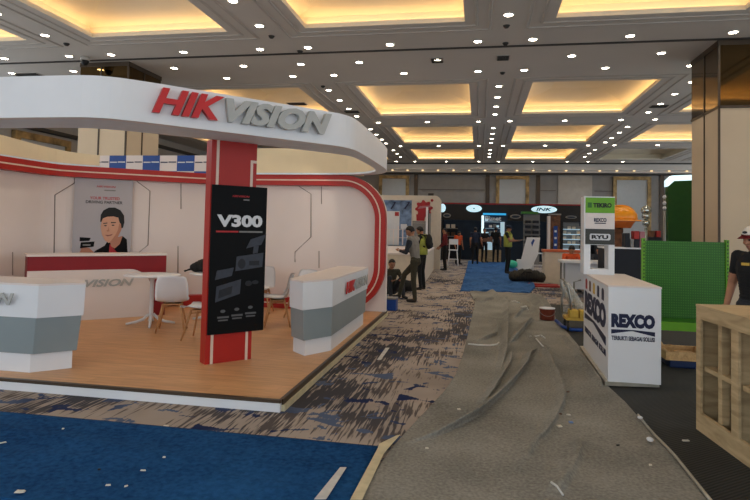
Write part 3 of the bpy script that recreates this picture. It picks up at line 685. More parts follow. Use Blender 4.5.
def make_chair():
    r = thing('shell_chair', '-', 'chair', (0, 0, 0), 0, 'white shell chairs with wooden legs')
    # profile from front lip over seat to top of back; facing -y
    prof = [(-.235, .425, .19), (-.22, .445, .205), (-.15, .445, .225), (-.03, .43, .235), (.08, .428, .235), (.145, .455, .235), (.18, .53, .235), (.20, .62, .232), (.225, .72, .222), (.25, .80, .20), (.262, .825, .165)]
    bm = B(); n = 12; rows_ = []
    for i, (y, z, w) in enumerate(prof):
        row = []
        for k in range(n+1):
            u = -1+2*k/n; lift = (abs(u)**3)*(.035 if i < 6 else 0); fw = (abs(u)**2.5)*(.05 if i >= 5 else .0)
            row.append(bm.verts.new((u*w, y-fw, z+lift)))
        rows_.append(row)
    for A, C in zip(rows_, rows_[1:]):
        for k in range(n): f_ = bm.faces.new((A[k], A[k+1], C[k+1], C[k])); f_.smooth = True
    bmesh.ops.solidify(bm, geom=bm.faces[:], thickness=.014)
    obj('shell', bm, M_WHITE, r)
    r.scale = (.94, .94, .94)
    for sx in (-1, 1):
        for sy in (-1, 1):
            bm = B(); tube(bm, [(sx*.12, sy*.10+.0, .41), (sx*.20, sy*.20, .0)], [.017, .012], 10); obj('leg', bm, M_LEG, r)
    bm = B(); tube(bm, [(-.14, -.12, .365), (.14, .12, .365)], .009, 8); tube(bm, [(-.14, .12, .365), (.14, -.12, .365)], .009, 8); box(bm, -.12, .12, -.11, .11, .395, .412); obj('support_frame', bm, M_LEG, r)
    bm = B(); lathe(bm, [(0, .447), (.17, .447), (.18, .458), (.16, .468), (0, .470)], (0, -.02, 0), 24, sx=1.05, sy=.95); obj('seat_cushion', bm, M_WHITE, r)
    return r
ch = make_chair()
CH = [(onz(171.5, 331, PZ), math.atan2(-1, .2), 'white shell chair with its back to the aisle at the first round table'),
      (onz(201, 339, PZ), 2.0, 'white shell chair partly hidden behind the left edge of the red pillar'),
      (onz(277, 325.5, PZ), -1.45, 'white shell chair seen side-on between the pillar and the counter'),
      (ony(261, 290, 9.45), .1, 'white shell chair by the back wall, just right of the black banner'),
      (ony(301, 290, 9.1), -.5, 'white shell chair by the back wall, hidden behind the right counter')]
for k, (q, a, lab) in enumerate(CH):
    # chair faces -y at angle 0
    ang = {0: 3.55, 1: -1.5, 2: -1.2, 3: .15, 4: -.4}[k]
    if k == 0: o = ch; o.location = (q.x, q.y, PZ+.004); o.rotation_euler = (0, 0, ang); o['label'] = lab
    else: dup(ch, (q.x, q.y, PZ+.004), ang, lab)
# black bag and a phone-like dark bar on the tables
bx, by, bz = T2.x-.17, T2.y-.02, PZ+.743
r = thing('shoulder_bag', 'black soft bag slumped on the second round table', 'bag', (bx, by, bz))
bm = B()
for k in range(9): ball(bm, (bx-.16+.04*k, by+.02*math.sin(k), bz+.075+.035*math.sin(PI*k/8)), (.10, .11, .075+.035*math.sin(PI*k/8)), 2)
obj('body', bm, M_BAG, r)
bm = B(); tube(bm, [(bx-.2, by-.08, bz+.06), (bx-.28, by-.12, bz+.02), (bx-.33, by-.06, bz+.015), (bx-.24, by, bz+.04)], .012, 8); obj('strap', bm, M_BAG, r)

# checkered brand backdrop behind the booth
xa, xb = -10.4, -4.9; yb = 12.0; sq = .428; top = 3.15; X0F = ony(109.5, 160, 12.0).x-sq
r = thing('partition_backdrop', 'partition with blue and white brand squares, seen above the booth wall', 'backdrop', ((xa+xb)/2, yb, 0))
bm = B(); box(bm, X0F, xb, yb, yb+.05, 0, top); obj('sheet', bm, M_WALLW, r)
bm = B(); bm2 = B(); bm3 = B()
for c in range(16):
    for rr in range(2):
        x = X0F+c*sq; z1 = top-rr*.36; z0 = z1-.36
        if x+sq > xb: continue
        blue = (c+rr) % 2 == 1
        if blue: box(bm, x, x+sq, yb-.004, yb-.0005, z0, z1)
        box(bm2 if blue else bm3, x+.02, x+sq*.46, yb-.008, yb-.0045, z1-.17, z1-.145); box(bm2 if blue else bm3, x+sq*.52, x+sq-.02, yb-.008, yb-.0045, z1-.165, z1-.14)
obj('blue_square', bm, M_BLUE, r); obj('white_mark', bm2, M_PWHITE, r); obj('dark_mark', bm3, M_NAVY, r)

# ================================================================ right hand side stands
def pbox(bm, px0, py0, px1, py1, Y, dep, mi=0):
    a = ony(px0, py1, Y); c = ony(px1, py0, Y); m = ony(px0, py0, Y); k = ony(px1, py1, Y)
    x0, x1 = (a.x+m.x)/2, (c.x+k.x)/2; z0, z1 = (a.z+k.z)/2, (m.z+c.z)/2
    box(bm, x0, x1, Y, Y+dep, max(z0, .001), z1, mi); return x0, x1, max(z0, .001), z1
# white branded counter
Z0 = .06; ZC = 1.035
pn = onz(608, 381.3, Z0); pf = onz(583.5, 346, Z0); pr2 = onz(661, 385, Z0)
pn.z = pf.z = pr2.z = 0
lt = (pn-pf).normalized(); ft = (pr2-pn).normalized(); LL = (pn-pf).length; FW = (pr2-pn).length
r = thing('promotion_counter', 'white counter with bold navy lettering on the edge of the grey carpet', 'counter', tuple((pn+pr2+pf)/3))
pb = pf+(pr2-pn)
bm = B(); prism(bm, [(p.x, p.y) for p in (pn, pr2, pb, pf)], Z0, ZC); obj('body', bm, M_WHITE, r)
bm = B(); q = [pn-ft*.035-lt*-.03, pr2-lt*.06, pb-lt*.0, pf-ft*.05]; prism(bm, [(p.x, p.y) for p in q], .02, Z0); obj('base_board', bm, M_ALU, r)
bm = B(); prism(bm, [(p.x, p.y) for p in (pn-ft*.006+lt*.006, pr2+ft*.006+lt*.006, pb+ft*.006, pf-ft*.006)], ZC+.001, ZC+.018); obj('countertop', bm, M_WALLW, r)
ff = Fr(pn, ft); W = FW
text('lettering', 'REXCO', ff, W*.055, .62, W*.83, .145, M_NAVY, r, depth=.004, bold=.075)
text('tagline', 'TERBUKTI SEBAGAI SOLUSI', ff, W*.06, .49, W*.82, .045, M_NAVY, r, depth=.004, bold=.03)
bm = B(); fpoly(bm, ff, [(W*.055, .60), (W*.055, .555), (W*.45, .592), (W*.885, .545), (W*.885, .59), (W*.5, .602)], 0, .004); obj('swoosh', bm, M_NAVY, r)
fl2 = Fr(pf, lt); W = LL
text('side_lettering', 'REXCO', fl2, W*.06, .56, W*.86, .27, M_NAVY, r, depth=.004, bold=.07)
for wd, c0_, c1_ in (('TERBUKTI', 0, 8), ('SEBAGAI', 9, 16), ('SOLUSI', 17, 23)): text('side_tagline', wd, fl2, W*(.06+.86*c0_/23), .285, W*.86*(c1_-c0_)/23, .07, M_NAVY, r, depth=.004, bold=.03)
bm = B(); fpoly(bm, fl2, [(W*.06, .53), (W*.06, .46), (W*.45, .505), (W*.92, .40), (W*.92, .49), (W*.5, .535)], 0, .004); obj('side_swoosh', bm, M_NAVY, r)
for k, cc in enumerate((M_REDB, M_BROWN, M_YELLOW, M_NAVY, M_NAVY)):
    bm = B(); a = W*(.10+.17*k); fpoly(bm, fl2, [(a, .86), (a+.13, .86), (a+.13, .97), (a+.09, .99), (a+.04, .99), (a, .97)], 0, .004); obj('printed_can', bm, cc, r)

# brand sign tower at its far end
YS = pf.y-.30
def xz(px, py): q = ony(px, py, YS); return q.x, q.z
x0 = xz(585, 230)[0]; x1 = xz(614.7, 230)[0]; zt = xz(600, 197)[1]
fs = Fr((0, YS, 0), (1, 0, 0)); ZB0 = ZC+.0185
r = thing('sign_tower', 'white upright sign tower with green, white and charcoal brand panels', 'sign', ((x0+x1)/2, YS+.1, ZB0))
bm = B(); box(bm, x0-.012, x0+.0, YS-.004, YS+.26, ZB0, zt+.008); box(bm, x0, x1, YS+.003, YS+.25, xz(600, 245)[1], zt+.006)
box(bm, x0+.001, x0+.07, YS, YS+.25, ZB0, xz(600, 245)[1]-.001); box(bm, x1-.075, x1, YS, YS+.25, ZB0, xz(600, 245)[1]-.001); box(bm, x0+.07, x1-.075, YS+.01, YS+.24, ZB0, ZB0+.07); obj('frame', bm, M_WHITE, r)
for nm, pa_, pb_, m in (('green_panel', 197.5, 213, M_SIGNG), ('white_panel', 213.2, 228.8, M_WALLW), ('charcoal_panel', 229, 244.5, M_SIGND)):
    bm = B(); frect(bm, fs, x0+.004, x1-.002, xz(600, pb_)[1], xz(600, pa_)[1], -.003, .004); obj(nm, bm, m, r)
zz = lambda py: xz(600, py)[1]; Wd = x1-x0
text('green_panel_lettering', 'TEKIRO', fs, x0+Wd*.27, zz(207.6), Wd*.62, zz(203)-zz(207.6), M_BLACK, r, depth=.003, bold=.05, d0=.005)
bm = B(); frect(bm, fs, x0+Wd*.08, x0+Wd*.22, zz(207.8), zz(202.6), .0045, .007); obj('green_panel_badge', bm, M_GREEN, r)
text('white_panel_lettering', 'REXCO', fs, x0+Wd*.30, zz(222), Wd*.42, zz(218)-zz(222), M_NAVY, r, depth=.003, bold=.04, d0=.005)
bm = B(); frect(bm, fs, x0+Wd*.32, x0+Wd*.70, zz(223.7), zz(222.8), .0045, .007); obj('white_panel_underline', bm, M_NAVY, r)
bm = B(); fpoly(bm, fs, [(x0+Wd*.16, zz(239.6)), (x0+Wd*.19, zz(240.2)), (x0+Wd*.82, zz(240.2)), (x0+Wd*.86, zz(239)), (x0+Wd*.86, zz(235)), (x0+Wd*.82, zz(233.8)), (x0+Wd*.19, zz(233.8)), (x0+Wd*.16, zz(235))], .0045, .006); obj('charcoal_panel_plate', bm, M_PWHITE, r)
text('charcoal_panel_lettering', 'RYU', fs, x0+Wd*.22, zz(239), Wd*.56, zz(235)-zz(239), M_BLACK, r, depth=.003, bold=.05, d0=.0065)

M_PEGB = mat('pegboard_hole_light', (92, 150, 56), .6)  # lighter green: light coming through the holes is put into the backing colour
# green pegboard gondola
YG = 7.7
r = thing('pegboard_shelf', 'green perforated pegboard gondola shelf behind the white counter', 'shelf', (ony(686, 300, YG).x, YG, 0))
xa, xb = ony(645, 280, YG).x, ony(725.5, 280, YG).x; za, zb_ = ony(686, 322, YG).z, ony(686, 241.5, YG).z
# perforated sheet: a real grid of holes
bm = B(); nx, nz = 34, 32; sx, sz = (xb-xa)/nx, (zb_-za)/nz
for i in range(nx):
    for j in range(nz):
        X0, Zq = xa+i*sx, za+j*sz; h = .27
        o = [(X0, YG, Zq), (X0+sx, YG, Zq), (X0+sx, YG, Zq+sz), (X0, YG, Zq+sz)]
        c = [(X0+sx*h, YG, Zq+sz*h), (X0+sx*(1-h), YG, Zq+sz*h), (X0+sx*(1-h), YG, Zq+sz*(1-h)), (X0+sx*h, YG, Zq+sz*(1-h))]
        for k in range(4): quad(bm, [o[k], o[(k+1) % 4], c[(k+1) % 4], c[k]])
bmesh.ops.remove_doubles(bm, verts=bm.verts, dist=1e-5)
obj('pegboard', bm, M_GREEN, r)
bm = B(); box(bm, xa, xb, YG+.012, YG+.02, za, zb_); obj('rear_sheet', bm, M_PEGB, r)
for xx in (xa-.035, xb+.002):
    bm = B(); box(bm, xx, xx+.033, YG-.02, YG+.05, .009, zb_+.03); 
    for k in range(24): z = .45+k*.046; box(bm, xx+.010, xx+.023, YG-.022, YG-.0205, z, z+.022, 1)
    obj('upright', bm, [M_LGREEN, M_BLACK], r)
bm = B(); zq = ony(686, 322.7, YG-.42).z; box(bm, xa-.03, xb+.03, YG-.42, YG-.40, zq-.10, zq); obj('shelf_front', bm, M_LGREEN, r)
bm = B(); box(bm, xa-.03, xb+.03, YG-.40, YG-.025, zq-.03, zq-.004); obj('base_shelf', bm, M_GREEN, r)
for xx in (xa-.02, xb-.02):
    bm = B(); box(bm, xx, xx+.035, YG-.40, YG-.021, .009, .07); obj('foot', bm, M_LGREEN, r)

# tall green backdrop with a lit rim, behind the column
YB = 17.2
r = thing('green_backdrop', 'tall dark green backdrop with a glowing white top rim beside the column', 'backdrop', (ony(690, 240, YB).x, YB, 0))
bx0 = ony(668, 220, YB).x; bz1 = ony(680, 181, YB).z; bx1 = bx0+2.6
bm = B(); fpoly(bm, Fr((0, YB, 0), (1, 0, 0)), [(bx0, 0), (bx1, 0), (bx1, bz1+.1), (bx0+.15, bz1), (bx0, bz1-.15)], -.25, 0); obj('panel', bm, M_DGREEN, r)
bm = B(); fpoly(bm, Fr((0, YB, 0), (1, 0, 0)), [(bx0-.03, bz1-.16), (bx0, bz1-.15), (bx0+.15, bz1), (bx1, bz1+.1), (bx1, bz1+.26), (bx0+.1, bz1+.15), (bx0-.03, bz1+.02)], -.24, .03); obj('lit_rim', bm, M_RIM, r)
bm = B(); box(bm, bx0+.12, bx1-.2, YB-.06, YB-.005, 1.36, 1.40); box(bm, bx0+.10, bx0+.14, YB-.06, YB-.005, 0, 1.40); tube(bm, [(bx0+.12, YB-.12, 1.35), (bx0+.5, YB-.5, .7)], .02, 6); obj('rail', bm, M_BROWN, r)
# slim display pole with silver balls
p = ony(646, 235, 15.0)
r = thing('silver_display_pole', 'slim pole topped with silver balls behind the pegboard', 'display', (p.x, 15.0, 0))
bm = B(); lathe(bm, [(.16, 0), (.16, .03), (.035, .05), (.035, 1.75), (0, 1.75)], (p.x, 15.0, 0), 14); obj('pole', bm, M_SILVER, r)
for py, rr in ((223, .09), (216, .10), (210.5, .12)):
    q = ony(646, py, 15.0); bm = B(); ball(bm, q, rr, 2); obj('ball', bm, M_SILVER, r)
p = ony(664.5, 220, 16.5)
r = thing('slim_display_pole', 'slim pale pole with clips standing beside the dark green backdrop', 'display', (p.x, 16.5, 0))
bm = B(); tube(bm, [(p.x, 16.5, 0), (p.x, 16.5, ony(664, 195, 16.5).z)], .035, 8); lathe(bm, [(.2, 0), (.2, .03), (0, .04)], (p.x, 16.5, 0), 14); obj('pole', bm, M_STEEL, r)
bm = B()
for py in (197, 203, 208): ball(bm, ony(664.5, py, 16.46), .05, 2)
obj('clip', bm, M_PWHITE, r)

M_HBAND = mat('helmet_band', (206, 104, 40), .5, var=.06)
# giant orange helmet on a printed pillar
YH = 14.2; hc = ony(620.5, 218.5, YH)
r = thing('giant_helmet', 'giant orange safety helmet model on a printed pole', 'display', (hc.x, YH, 0))
bm = B()
lathe(bm, [(.35, -.03), (.36, .0), (.35, .10), (.30, .18), (.21, .25), (.10, .285), (0, .29)], hc, 32, sx=1.02, sy=1.0)
obj('shell', bm, M_ORANGE, r)
bm = B()
for k in (-1, 0, 1):
    tube(bm, [hc+V((.345*math.cos(a), k*.10*math.sin(a), .305*math.sin(a)-.005)) for a in [PI*j/14 for j in range(15)]], .022, 6)
obj('ridge', bm, M_ORANGE, r)
bm = B(); prism(bm, [(hc.x+.37*math.cos(a)+(.08 if math.cos(a) > .3 else 0)*math.cos(a), YH+.41*math.sin(a)) for a in [2*PI*k/36 for k in range(36)]], hc.z-.06, hc.z-.03); obj('brim', bm, M_ORANGE, r)
bm = B(); lathe(bm, [(.22, -.22), (.29, -.10), (.33, -.061), (0, -.061)], hc, 24); obj('headband', bm, M_HBAND, r)
bm = B(); lathe(bm, [(.12, 0), (.12, hc.z-.221), (0, hc.z-.221)], (hc.x-.06, YH, 0), 18); obj('pole', bm, M_BROWN, r)
# dark skirted table behind the sign tower with boxes
YT = 13.0; xa, xb = ony(603, 255, YT).x, ony(646, 255, YT).x; zt_ = ony(625, 247.5, YT).z
r = thing('skirted_table', 'high display table with navy skirt and white top, under the orange helmet', 'table', ((xa+xb)/2, YT+.3, 0))
bm = B(); box(bm, xa+.01, xb-.01, YT+.01, YT+.59, 0, zt_-.031); obj('skirt', bm, M_NAVYB, r)
bm = B(); box(bm, xa, xb, YT, YT+.6, zt_-.03, zt_); obj('tabletop', bm, M_WHITE, r)
# blurred goods on it and behind
for k, (px0, py0, px1, py1, m, lab, nm, cat) in enumerate(((625, 233, 630, 246.5, M_NAVYB, 'tall black tool case on the navy skirted table', 'tool_case', 'case'), (630.5, 239, 634, 246.5, M_PMID, 'grey carton on the navy skirted table', 'carton', 'box'), (634.3, 231, 639.5, 239, M_REDB, 'bright red carton stacked on a dark case', 'carton', 'box'), (634.3, 239.1, 639.5, 246.5, M_NAVYB, 'dark case under the bright red carton', 'tool_case', 'case'), (640, 231.5, 645, 246.5, M_PINKB, 'pinkish carton on the end of the navy skirted table', 'carton', 'box'))):
    YY = YT+.15
    bm = B(); a = ony(px0, py0, YY); c = ony(px1, py1, YY); b0 = zt_+.001 if py1 > 240 else None
    if b0 is None: b0 = ony(634, 239.05, YY).z
    box(bm, a.x, c.x, YY, YY+.28, b0, max(a.z, b0+.1), 0, .012)
    o = tag(obj(nm, bm, m), lab, cat, 'goods on the skirted table')
bm = B(); a = ony(649, 237, 15.6); c = ony(662, 250, 15.6); box(bm, a.x, c.x, 15.6, 16.1, 0, a.z, 0, .02); tag(obj('display_plinth', bm, M_NAVYB), 'dark plinth behind the pegboard below the slim poles', 'plinth')
for k, (px0, px1, m, lab) in enumerate(((650, 655, M_BROWN, 'brown carton on the dark plinth behind the pegboard'), (656.5, 661, M_REDB, 'small red carton on the dark plinth behind the pegboard'))):
    bm = B(); p0 = ony(px0, 230, 15.7); p1 = ony(px1, 238, 15.7); zz0 = ony(649, 237, 15.6).z+.001; box(bm, p0.x, p1.x, 15.7, 15.95, zz0, zz0+.16, 0, .01); tag(obj('carton', bm, m), lab, 'box', 'cartons on the dark plinth')

# open wooden shelf unit at the right edge
c0 = V((1.775, 5.18, 0)); cdir = (V((1.85, 4.40, 0))-c0).normalized(); fc = Fr(c0, cdir)
def cs(px):  # distance along the front for a column of the picture
    d = ray(px, 380); n_ = V((cdir.y, -cdir.x, 0)); t = (c0-EYEP).dot(n_)/d.dot(n_); q = EYEP+d*t; return (q-c0).dot(cdir)
r = thing('open_shelf_unit', 'raw plywood open shelf unit on the black ribbed carpet, right edge', 'shelf', tuple(fc.p(.9, 0, -.25)))
HT = 1.03; D = -.5; EN = 2.3
s = {k: cs(v) for k, v in dict(a=696.3, b=700.4, c=712.8, d=718.0, e=731, f=738.2).items()}
zt0, zb0, zm = HT-.115, .155, .53
bm = B(); frect(bm, fc, 0, EN, .009, zb0, -.03, 0); obj('bottom_rail', bm, M_PLY, r)
bm = B(); frect(bm, fc, 0, EN, zt0, HT-.019, -.03, 0); obj('top_rail', bm, M_PLY, r)
bm = B(); frect(bm, fc, 0, s['b'], zb0, zt0, -.02, -.0005); obj('stile', bm, M_PLY, r)
bm = B(); frect(bm, fc, s['e'], s['f'], zb0, zt0, -.02, -.0005); obj('stile', bm, M_PLY, r)
bm = B(); frect(bm, fc, s['f']+.52, s['f']+.60, zb0, zt0, -.03, -.0005); obj('stile', bm, M_PLY, r)
bm = B(); frect(bm, fc, s['c']+.01, s['d']-.01, zb0, zt0, -.09, -.035); obj('divider', bm, M_PLY, r)
bm = B(); frect(bm, fc, s['b'], s['e'], zm-.03, zm+.005, -.48, -.032); frect(bm, fc, s['f'], EN, zm-.03, zm+.005, -.48, -.032); obj('middle_shelf', bm, M_PLY, r)
bm = B(); frect(bm, fc, 0, EN, HT-.018, HT, D, .004); obj('top_board', bm, M_PLY, r)
bm = B(); frect(bm, fc, 0.001, .018, .009, HT-.019, D+.01, -.031); obj('side_panel', bm, M_PLY, r)
bm = B(); frect(bm, fc, s['e']+.03, s['e']+.048, .009, HT-.02, D+.01, -.04); obj('partition_panel', bm, M_PLY, r)
bm = B(); frect(bm, fc, 0, EN, .009, HT-.019, D, D+.009); obj('back_panel', bm, mat('hardboard', (140, 122, 108), .7, var=.08), r)
# pallet tray, blue tub and stick under the green gondola
p = onz(682, 370, 0)
r = thing('wooden_tray', 'shallow pale wooden tray resting on the blue tub by the pegboard', 'tray', (p.x, p.y+.2, .10))
bm = B(); box(bm, p.x-.17, p.x+.32, p.y+.02, p.y+.04, .115, .205); obj('front_plank', bm, M_PALLET, r)
bm = B(); box(bm, p.x-.17, p.x+.32, p.y+.45, p.y+.47, .115, .205); obj('rear_plank', bm, M_PALLET, r)
for u in (-.17, .28):
    bm = B(); box(bm, p.x+u, p.x+u+.04, p.y+.041, p.y+.449, .115, .205); obj('end_plank', bm, M_PALLET, r)
bm = B(); box(bm, p.x-.17, p.x+.32, p.y+.02, p.y+.47, .102, .114); obj('bottom', bm, M_PALLET, r)
bm = B(); box(bm, p.x-.12, p.x+.30, p.y+.05, p.y+.42, .009, .101, 0, .02); tag(obj('plastic_tub', bm, M_TUB), 'dark blue plastic tub under the pale wooden tray', 'tub')
bm = B(); tube(bm, [(p.x-.10, p.y+.35, .205), (p.x-.30, p.y+.62, .55)], .012, 6); tag(obj('wooden_stick', bm, M_PALLET), 'thin wooden stick leaning from the pale wooden tray', 'stick')
bm = B(); box(bm, p.x+.0, p.x+.2, p.y+.12, p.y+.3, .115, .175, 0, .01); tag(obj('cardboard_box', bm, M_PALLET), 'small brown carton lying in the pale wooden tray', 'box')

# trolley wrapped in film behind the white counter, bucket, hose, planks
pt_ = onz(571, 333, 0); X, Y = pt_.x, pt_.y
r = thing('hand_trolley', 'steel hand trolley wrapped in clear film behind the white counter', 'trolley', (X, Y+.2, 0))
bm = B(); tube(bm, [ony(562, 313, Y+.1), ony(561.5, 300, Y+.1), ony(563.5, 292, Y+.1), ony(561, 284, Y+.1), ony(560.5, 280, Y+.1), ony(563, 278.5, Y+.1), ony(568, 288, Y+.1), ony(570.5, 300, Y+.1), ony(571, 316, Y+.1)], .018, 8); obj('handle', bm, M_STEEL, r)
bm = B(); tube(bm, [ony(574, 316, Y+.4), ony(574, 282, Y+.4), ony(581, 280, Y+.4)], .016, 8); tube(bm, [ony(562, 305, Y+.1), ony(571, 305, Y+.1), ony(574, 304, Y+.4)], .013, 8); tube(bm, [ony(562.5, 313, Y+.1), ony(574, 313, Y+.4)], .013, 8); obj('frame', bm, M_STEEL, r)
bm = B()
for k in range(8): ball(bm, ony(566+2.2*k % 14, 288+k*3.3, Y+.28+.02*k), (.10, .09, .11), 2)
obj('film_wrap', bm, M_FILM, r)
bm = B(); a = ony(566, 317, Y+.1); box(bm, a.x, a.x+.42, Y+.05, Y+.5, .19, .23); obj('deck', bm, M_YELLOW, r)
for k, (dx, dy) in enumerate(((.03, .1), (.38, .1), (.03, .44), (.38, .44))):
    bm = B(); tube(bm, [(a.x+dx-.015, Y+dy, .075), (a.x+dx+.015, Y+dy, .075)], .068, 14); box(bm, a.x+dx-.01, a.x+dx+.01, Y+dy-.01, Y+dy+.01, .14, .19); obj('wheel', bm, M_BLACK, r)
zd = .231
for k, (dx, w, lab) in enumerate(((.05, .14, 'yellow carton on the left of the trolley deck'), (.21, .19, 'larger yellow carton on the right of the trolley deck'))):
    bm = B(); box(bm, a.x+dx, a.x+dx+w, Y+.07, Y+.28, zd, zd+.12, 0, .01); tag(obj('carton', bm, M_YELLOW), lab, 'box', 'yellow cartons on the trolley')
bm = B(); tube(bm, [V((onz(556, 325).x, onz(556, 325).y, .075)), V((onz(563, 330).x, onz(563, 330).y, .055)), V((onz(572, 333).x, onz(572, 333).y, .05)), V((onz(582, 333).x, onz(582, 333).y, .05))], .028, 8); tag(obj('blue_hose', bm, M_BLUE), 'thick blue hose lying in front of the hand trolley', 'hose')
p = onz(547, 321.5, 0)
r = thing('paint_bucket', 'rusty red tin bucket standing on the grey carpet', 'bucket', (p.x, p.y, .05))
bm = B(); lathe(bm, [(.125, .035), (.13, .04), (.132, .215), (.136, .22), (.136, .23), (.128, .23), (.126, .07), (0, .07)], (p.x, p.y, 0), 28); obj('body', bm, M_BUCKET, r)
bm = B(); lathe(bm, [(.126, .231), (.137, .231), (.137, .245), (.126, .245)], (p.x, p.y, 0), 28); obj('rim', bm, M_PWHITE, r)
bm = B(); tube(bm, [(p.x+.136*math.cos(a), p.y-.136*abs(math.sin(a))*.9-.01, .20-.09*math.sin(a)) for a in [PI*k/10 for k in range(11)]], .005, 6); obj('handle', bm, M_STEEL, r)
p = onz(543, 285.5, 0)
for k, (dx, dy, a, lab) in enumerate(((0, 0, -.12, 'red painted plank lying in front of the cream counter'), (.1, -.5, .1, 'second red painted plank lying nearer the bucket'))):
    bm = B(); c, s_ = math.cos(a), math.sin(a); q = [(p.x+dx+u*c-v*s_, p.y+dy+u*s_+v*c) for u, v in ((-.42, -.1), (.42, -.1), (.42, .1), (-.42, .1))]; prism(bm, q, .004, .05); tag(obj('red_plank', bm, M_REDB), lab, 'plank', 'red planks')

# black duffel bag
p = onz(527, 284, 0)
r = thing('duffel_bag', 'long dark duffel bag lying on the end of the blue tarpaulin', 'bag', (p.x, p.y, .07))
bm = B()
for k in range(13):
    u = k/12; rr = .165+.045*math.sin(PI*u)+.01*math.sin(k*2.1); ball(bm, (p.x-.42+.84*u, p.y+.1-.12*u, .06+rr*.95), (.13, .24, rr*.95), 2)
obj('body', bm, M_BAG2, r)
bm = B(); tube(bm, [(p.x-.2, p.y-.13, .25), (p.x-.1, p.y-.17, .38), (p.x+.1, p.y-.19, .38), (p.x+.2, p.y-.17, .25)], .016, 8); obj('strap', bm, M_BAG, r)

# cream counter with orange top, table and white folded stools around it
YC = 18.6; q0 = ony(544.5, 265, YC); q1 = ony(585, 265, YC)
r = thing('cream_counter', 'cream counter with an orange edged top, right of the white stools', 'counter', ((q0.x+q1.x)/2, YC+.3, 0)); zt_ = ony(560, 250, YC).z
bm = B(); box(bm, q0.x, q1.x, YC, YC+.6, 0, zt_-.07); obj('body', bm, M_COUNTR, r)
bm = B(); box(bm, q0.x-.04, q1.x+.04, YC-.04, YC+.64, zt_-.069, zt_); obj('countertop', bm, M_CTOP, r)
YW2 = 15.6; q0 = ony(562, 265, YW2); q1 = ony(640, 265, YW2); zt_ = ony(580, 261, YW2).z
r = thing('white_table', 'long white table behind the brand sign tower with a person sitting at it', 'table', ((q0.x+q1.x)/2, YW2+.4, 0))
bm = B(); box(bm, q0.x, q1.x, YW2, YW2+.8, zt_-.06, zt_); obj('tabletop', bm, M_WHITE, r)
bm = B(); box(bm, q0.x+.05, q1.x-.05, YW2+.35, YW2+.37, .1, zt_-.061); obj('modesty_panel', bm, M_WHITE, r)
for xx, yy in ((q0.x+.05, YW2+.05), (q1.x-.09, YW2+.05), (q0.x+.05, YW2+.7), (q1.x-.09, YW2+.7)):
    bm = B(); box(bm, xx, xx+.04, yy, yy+.04, 0, zt_-.061); obj('leg', bm, M_STEEL, r)
def bar_stool(x, y, h, label, back):
    r = thing('bar_stool', label, 'stool', (x, y, 0), group='white bar stools')
    bm = B(); box(bm, x-.2, x+.2, y-.2, y+.2, h-.04, h, 0, .01); obj('seat', bm, M_WHITE, r)
    for sx in (-1, 1):
        for sy in (-1, 1): bm = B(); tube(bm, [(x+sx*.16, y+sy*.16, h-.041), (x+sx*.22, y+sy*.22, 0)], .016, 6); obj('leg', bm, M_WHITE, r)
    bm = B(); tube(bm, [(x+.19*a, y+.19*b, .3) for a, b in ((-1, -1), (1, -1), (1, 1), (-1, 1))], .011, 6, closed=True); obj('foot_ring', bm, M_WHITE, r)
    if back:
        bm = B(); box(bm, x-.2, x+.2, y+.17, y+.2, h+.22, h+.46, 0, .01); box(bm, x-.2, x-.17, y+.17, y+.2, h+.001, h+.22); box(bm, x+.17, x+.2, y+.17, y+.2, h+.001, h+.22); obj('backrest', bm, M_WHITE, r)
p = onz(534, 273, 0); bar_stool(p.x+.15, p.y, .78, 'white bar stool in front of the leaning white board', False)
p = onz(453, 266, 0); bar_stool(p.x, p.y, .72, 'white stool with a back beside the man in the red jacket', True)
p = onz(526, 275, 0)
r = thing('leaning_board', 'large white board with blue tape leaning beside the cream counter', 'board', (p.x, p.y+.2, 0))
fw = Fr((p.x-.30, p.y+.1, 0), (1, .1, 0), (.16, .1, 1))
bm = B(); fpoly(bm, fw, [(0, .10), (.42, .10), (.62, .75), (.60, 1.40), (.12, 1.40), (.05, .6)], -.04, 0); obj('panel', bm, M_WHITE, r)
bm = B(); fpoly(bm, fw, [(.30, 1.2), (.36, 1.05), (.42, 1.3), (.36, 1.34)], .0005, .004); obj('blue_tape', bm, M_BLUE, r)
p = onz(512, 271, 0)
bm = B(); ball(bm, (p.x, p.y+.3, .25), (.24, .2, .17), 2); ball(bm, (p.x-.14, p.y+.3, .36), (.12, .12, .12), 2); tag(obj('plastic_sack', bm, M_MINT), 'bright mint green plastic sack by the man in the yellow vest', 'sack')
bm = B(); box(bm, p.x+.22, p.x+.62, p.y+.35, p.y+.75, .08, .44, 0, .015); tag(obj('carton', bm, M_WHITE), 'white carton beside the mint green sack', 'box')

# ================================================================ white booth with the red flower badge
YL = 23.2
f = Fr((0, YL, 0), (1, 0, 0)); ZPL = ony(400, 253, 16.6).z+.001
zt_ = ony(420, 195.5, YL).z; xr = ony(440.5, 230, YL).x; xl = -6.2
r = thing('white_booth_wall', 'white booth wall with rounded corner and a red flower badge', 'exhibition wall', ((xl+xr)/2, YL, 0))
bm = B(); arc = [(xr-.25+.25*math.cos(a), zt_-.25+.25*math.sin(a)) for a in [PI/2*k/8 for k in range(9)]]; fpoly(bm, f, [(xl, 0), (xr, 0)]+arc+[(xl, zt_)], -.3, 0); obj('panel', bm, M_COUNTR, r)
def frc(bm, px0, py0, px1, py1, d0, d1, ff=f, Y=YL):
    a = ony(px0, py0, Y); c = ony(px1, py1, Y); frect(bm, ff, a.x, c.x, c.z, a.z, d0, d1)
bc = ony(424, 208.5, YL); bm = B(); pts = []
for k in range(32):
    rr = .36 if (k % 4) in (0, 1) else .285; a = 2*PI*k/32; pts.append((bc.x+rr*math.cos(a), bc.z+.95*rr*math.sin(a)))
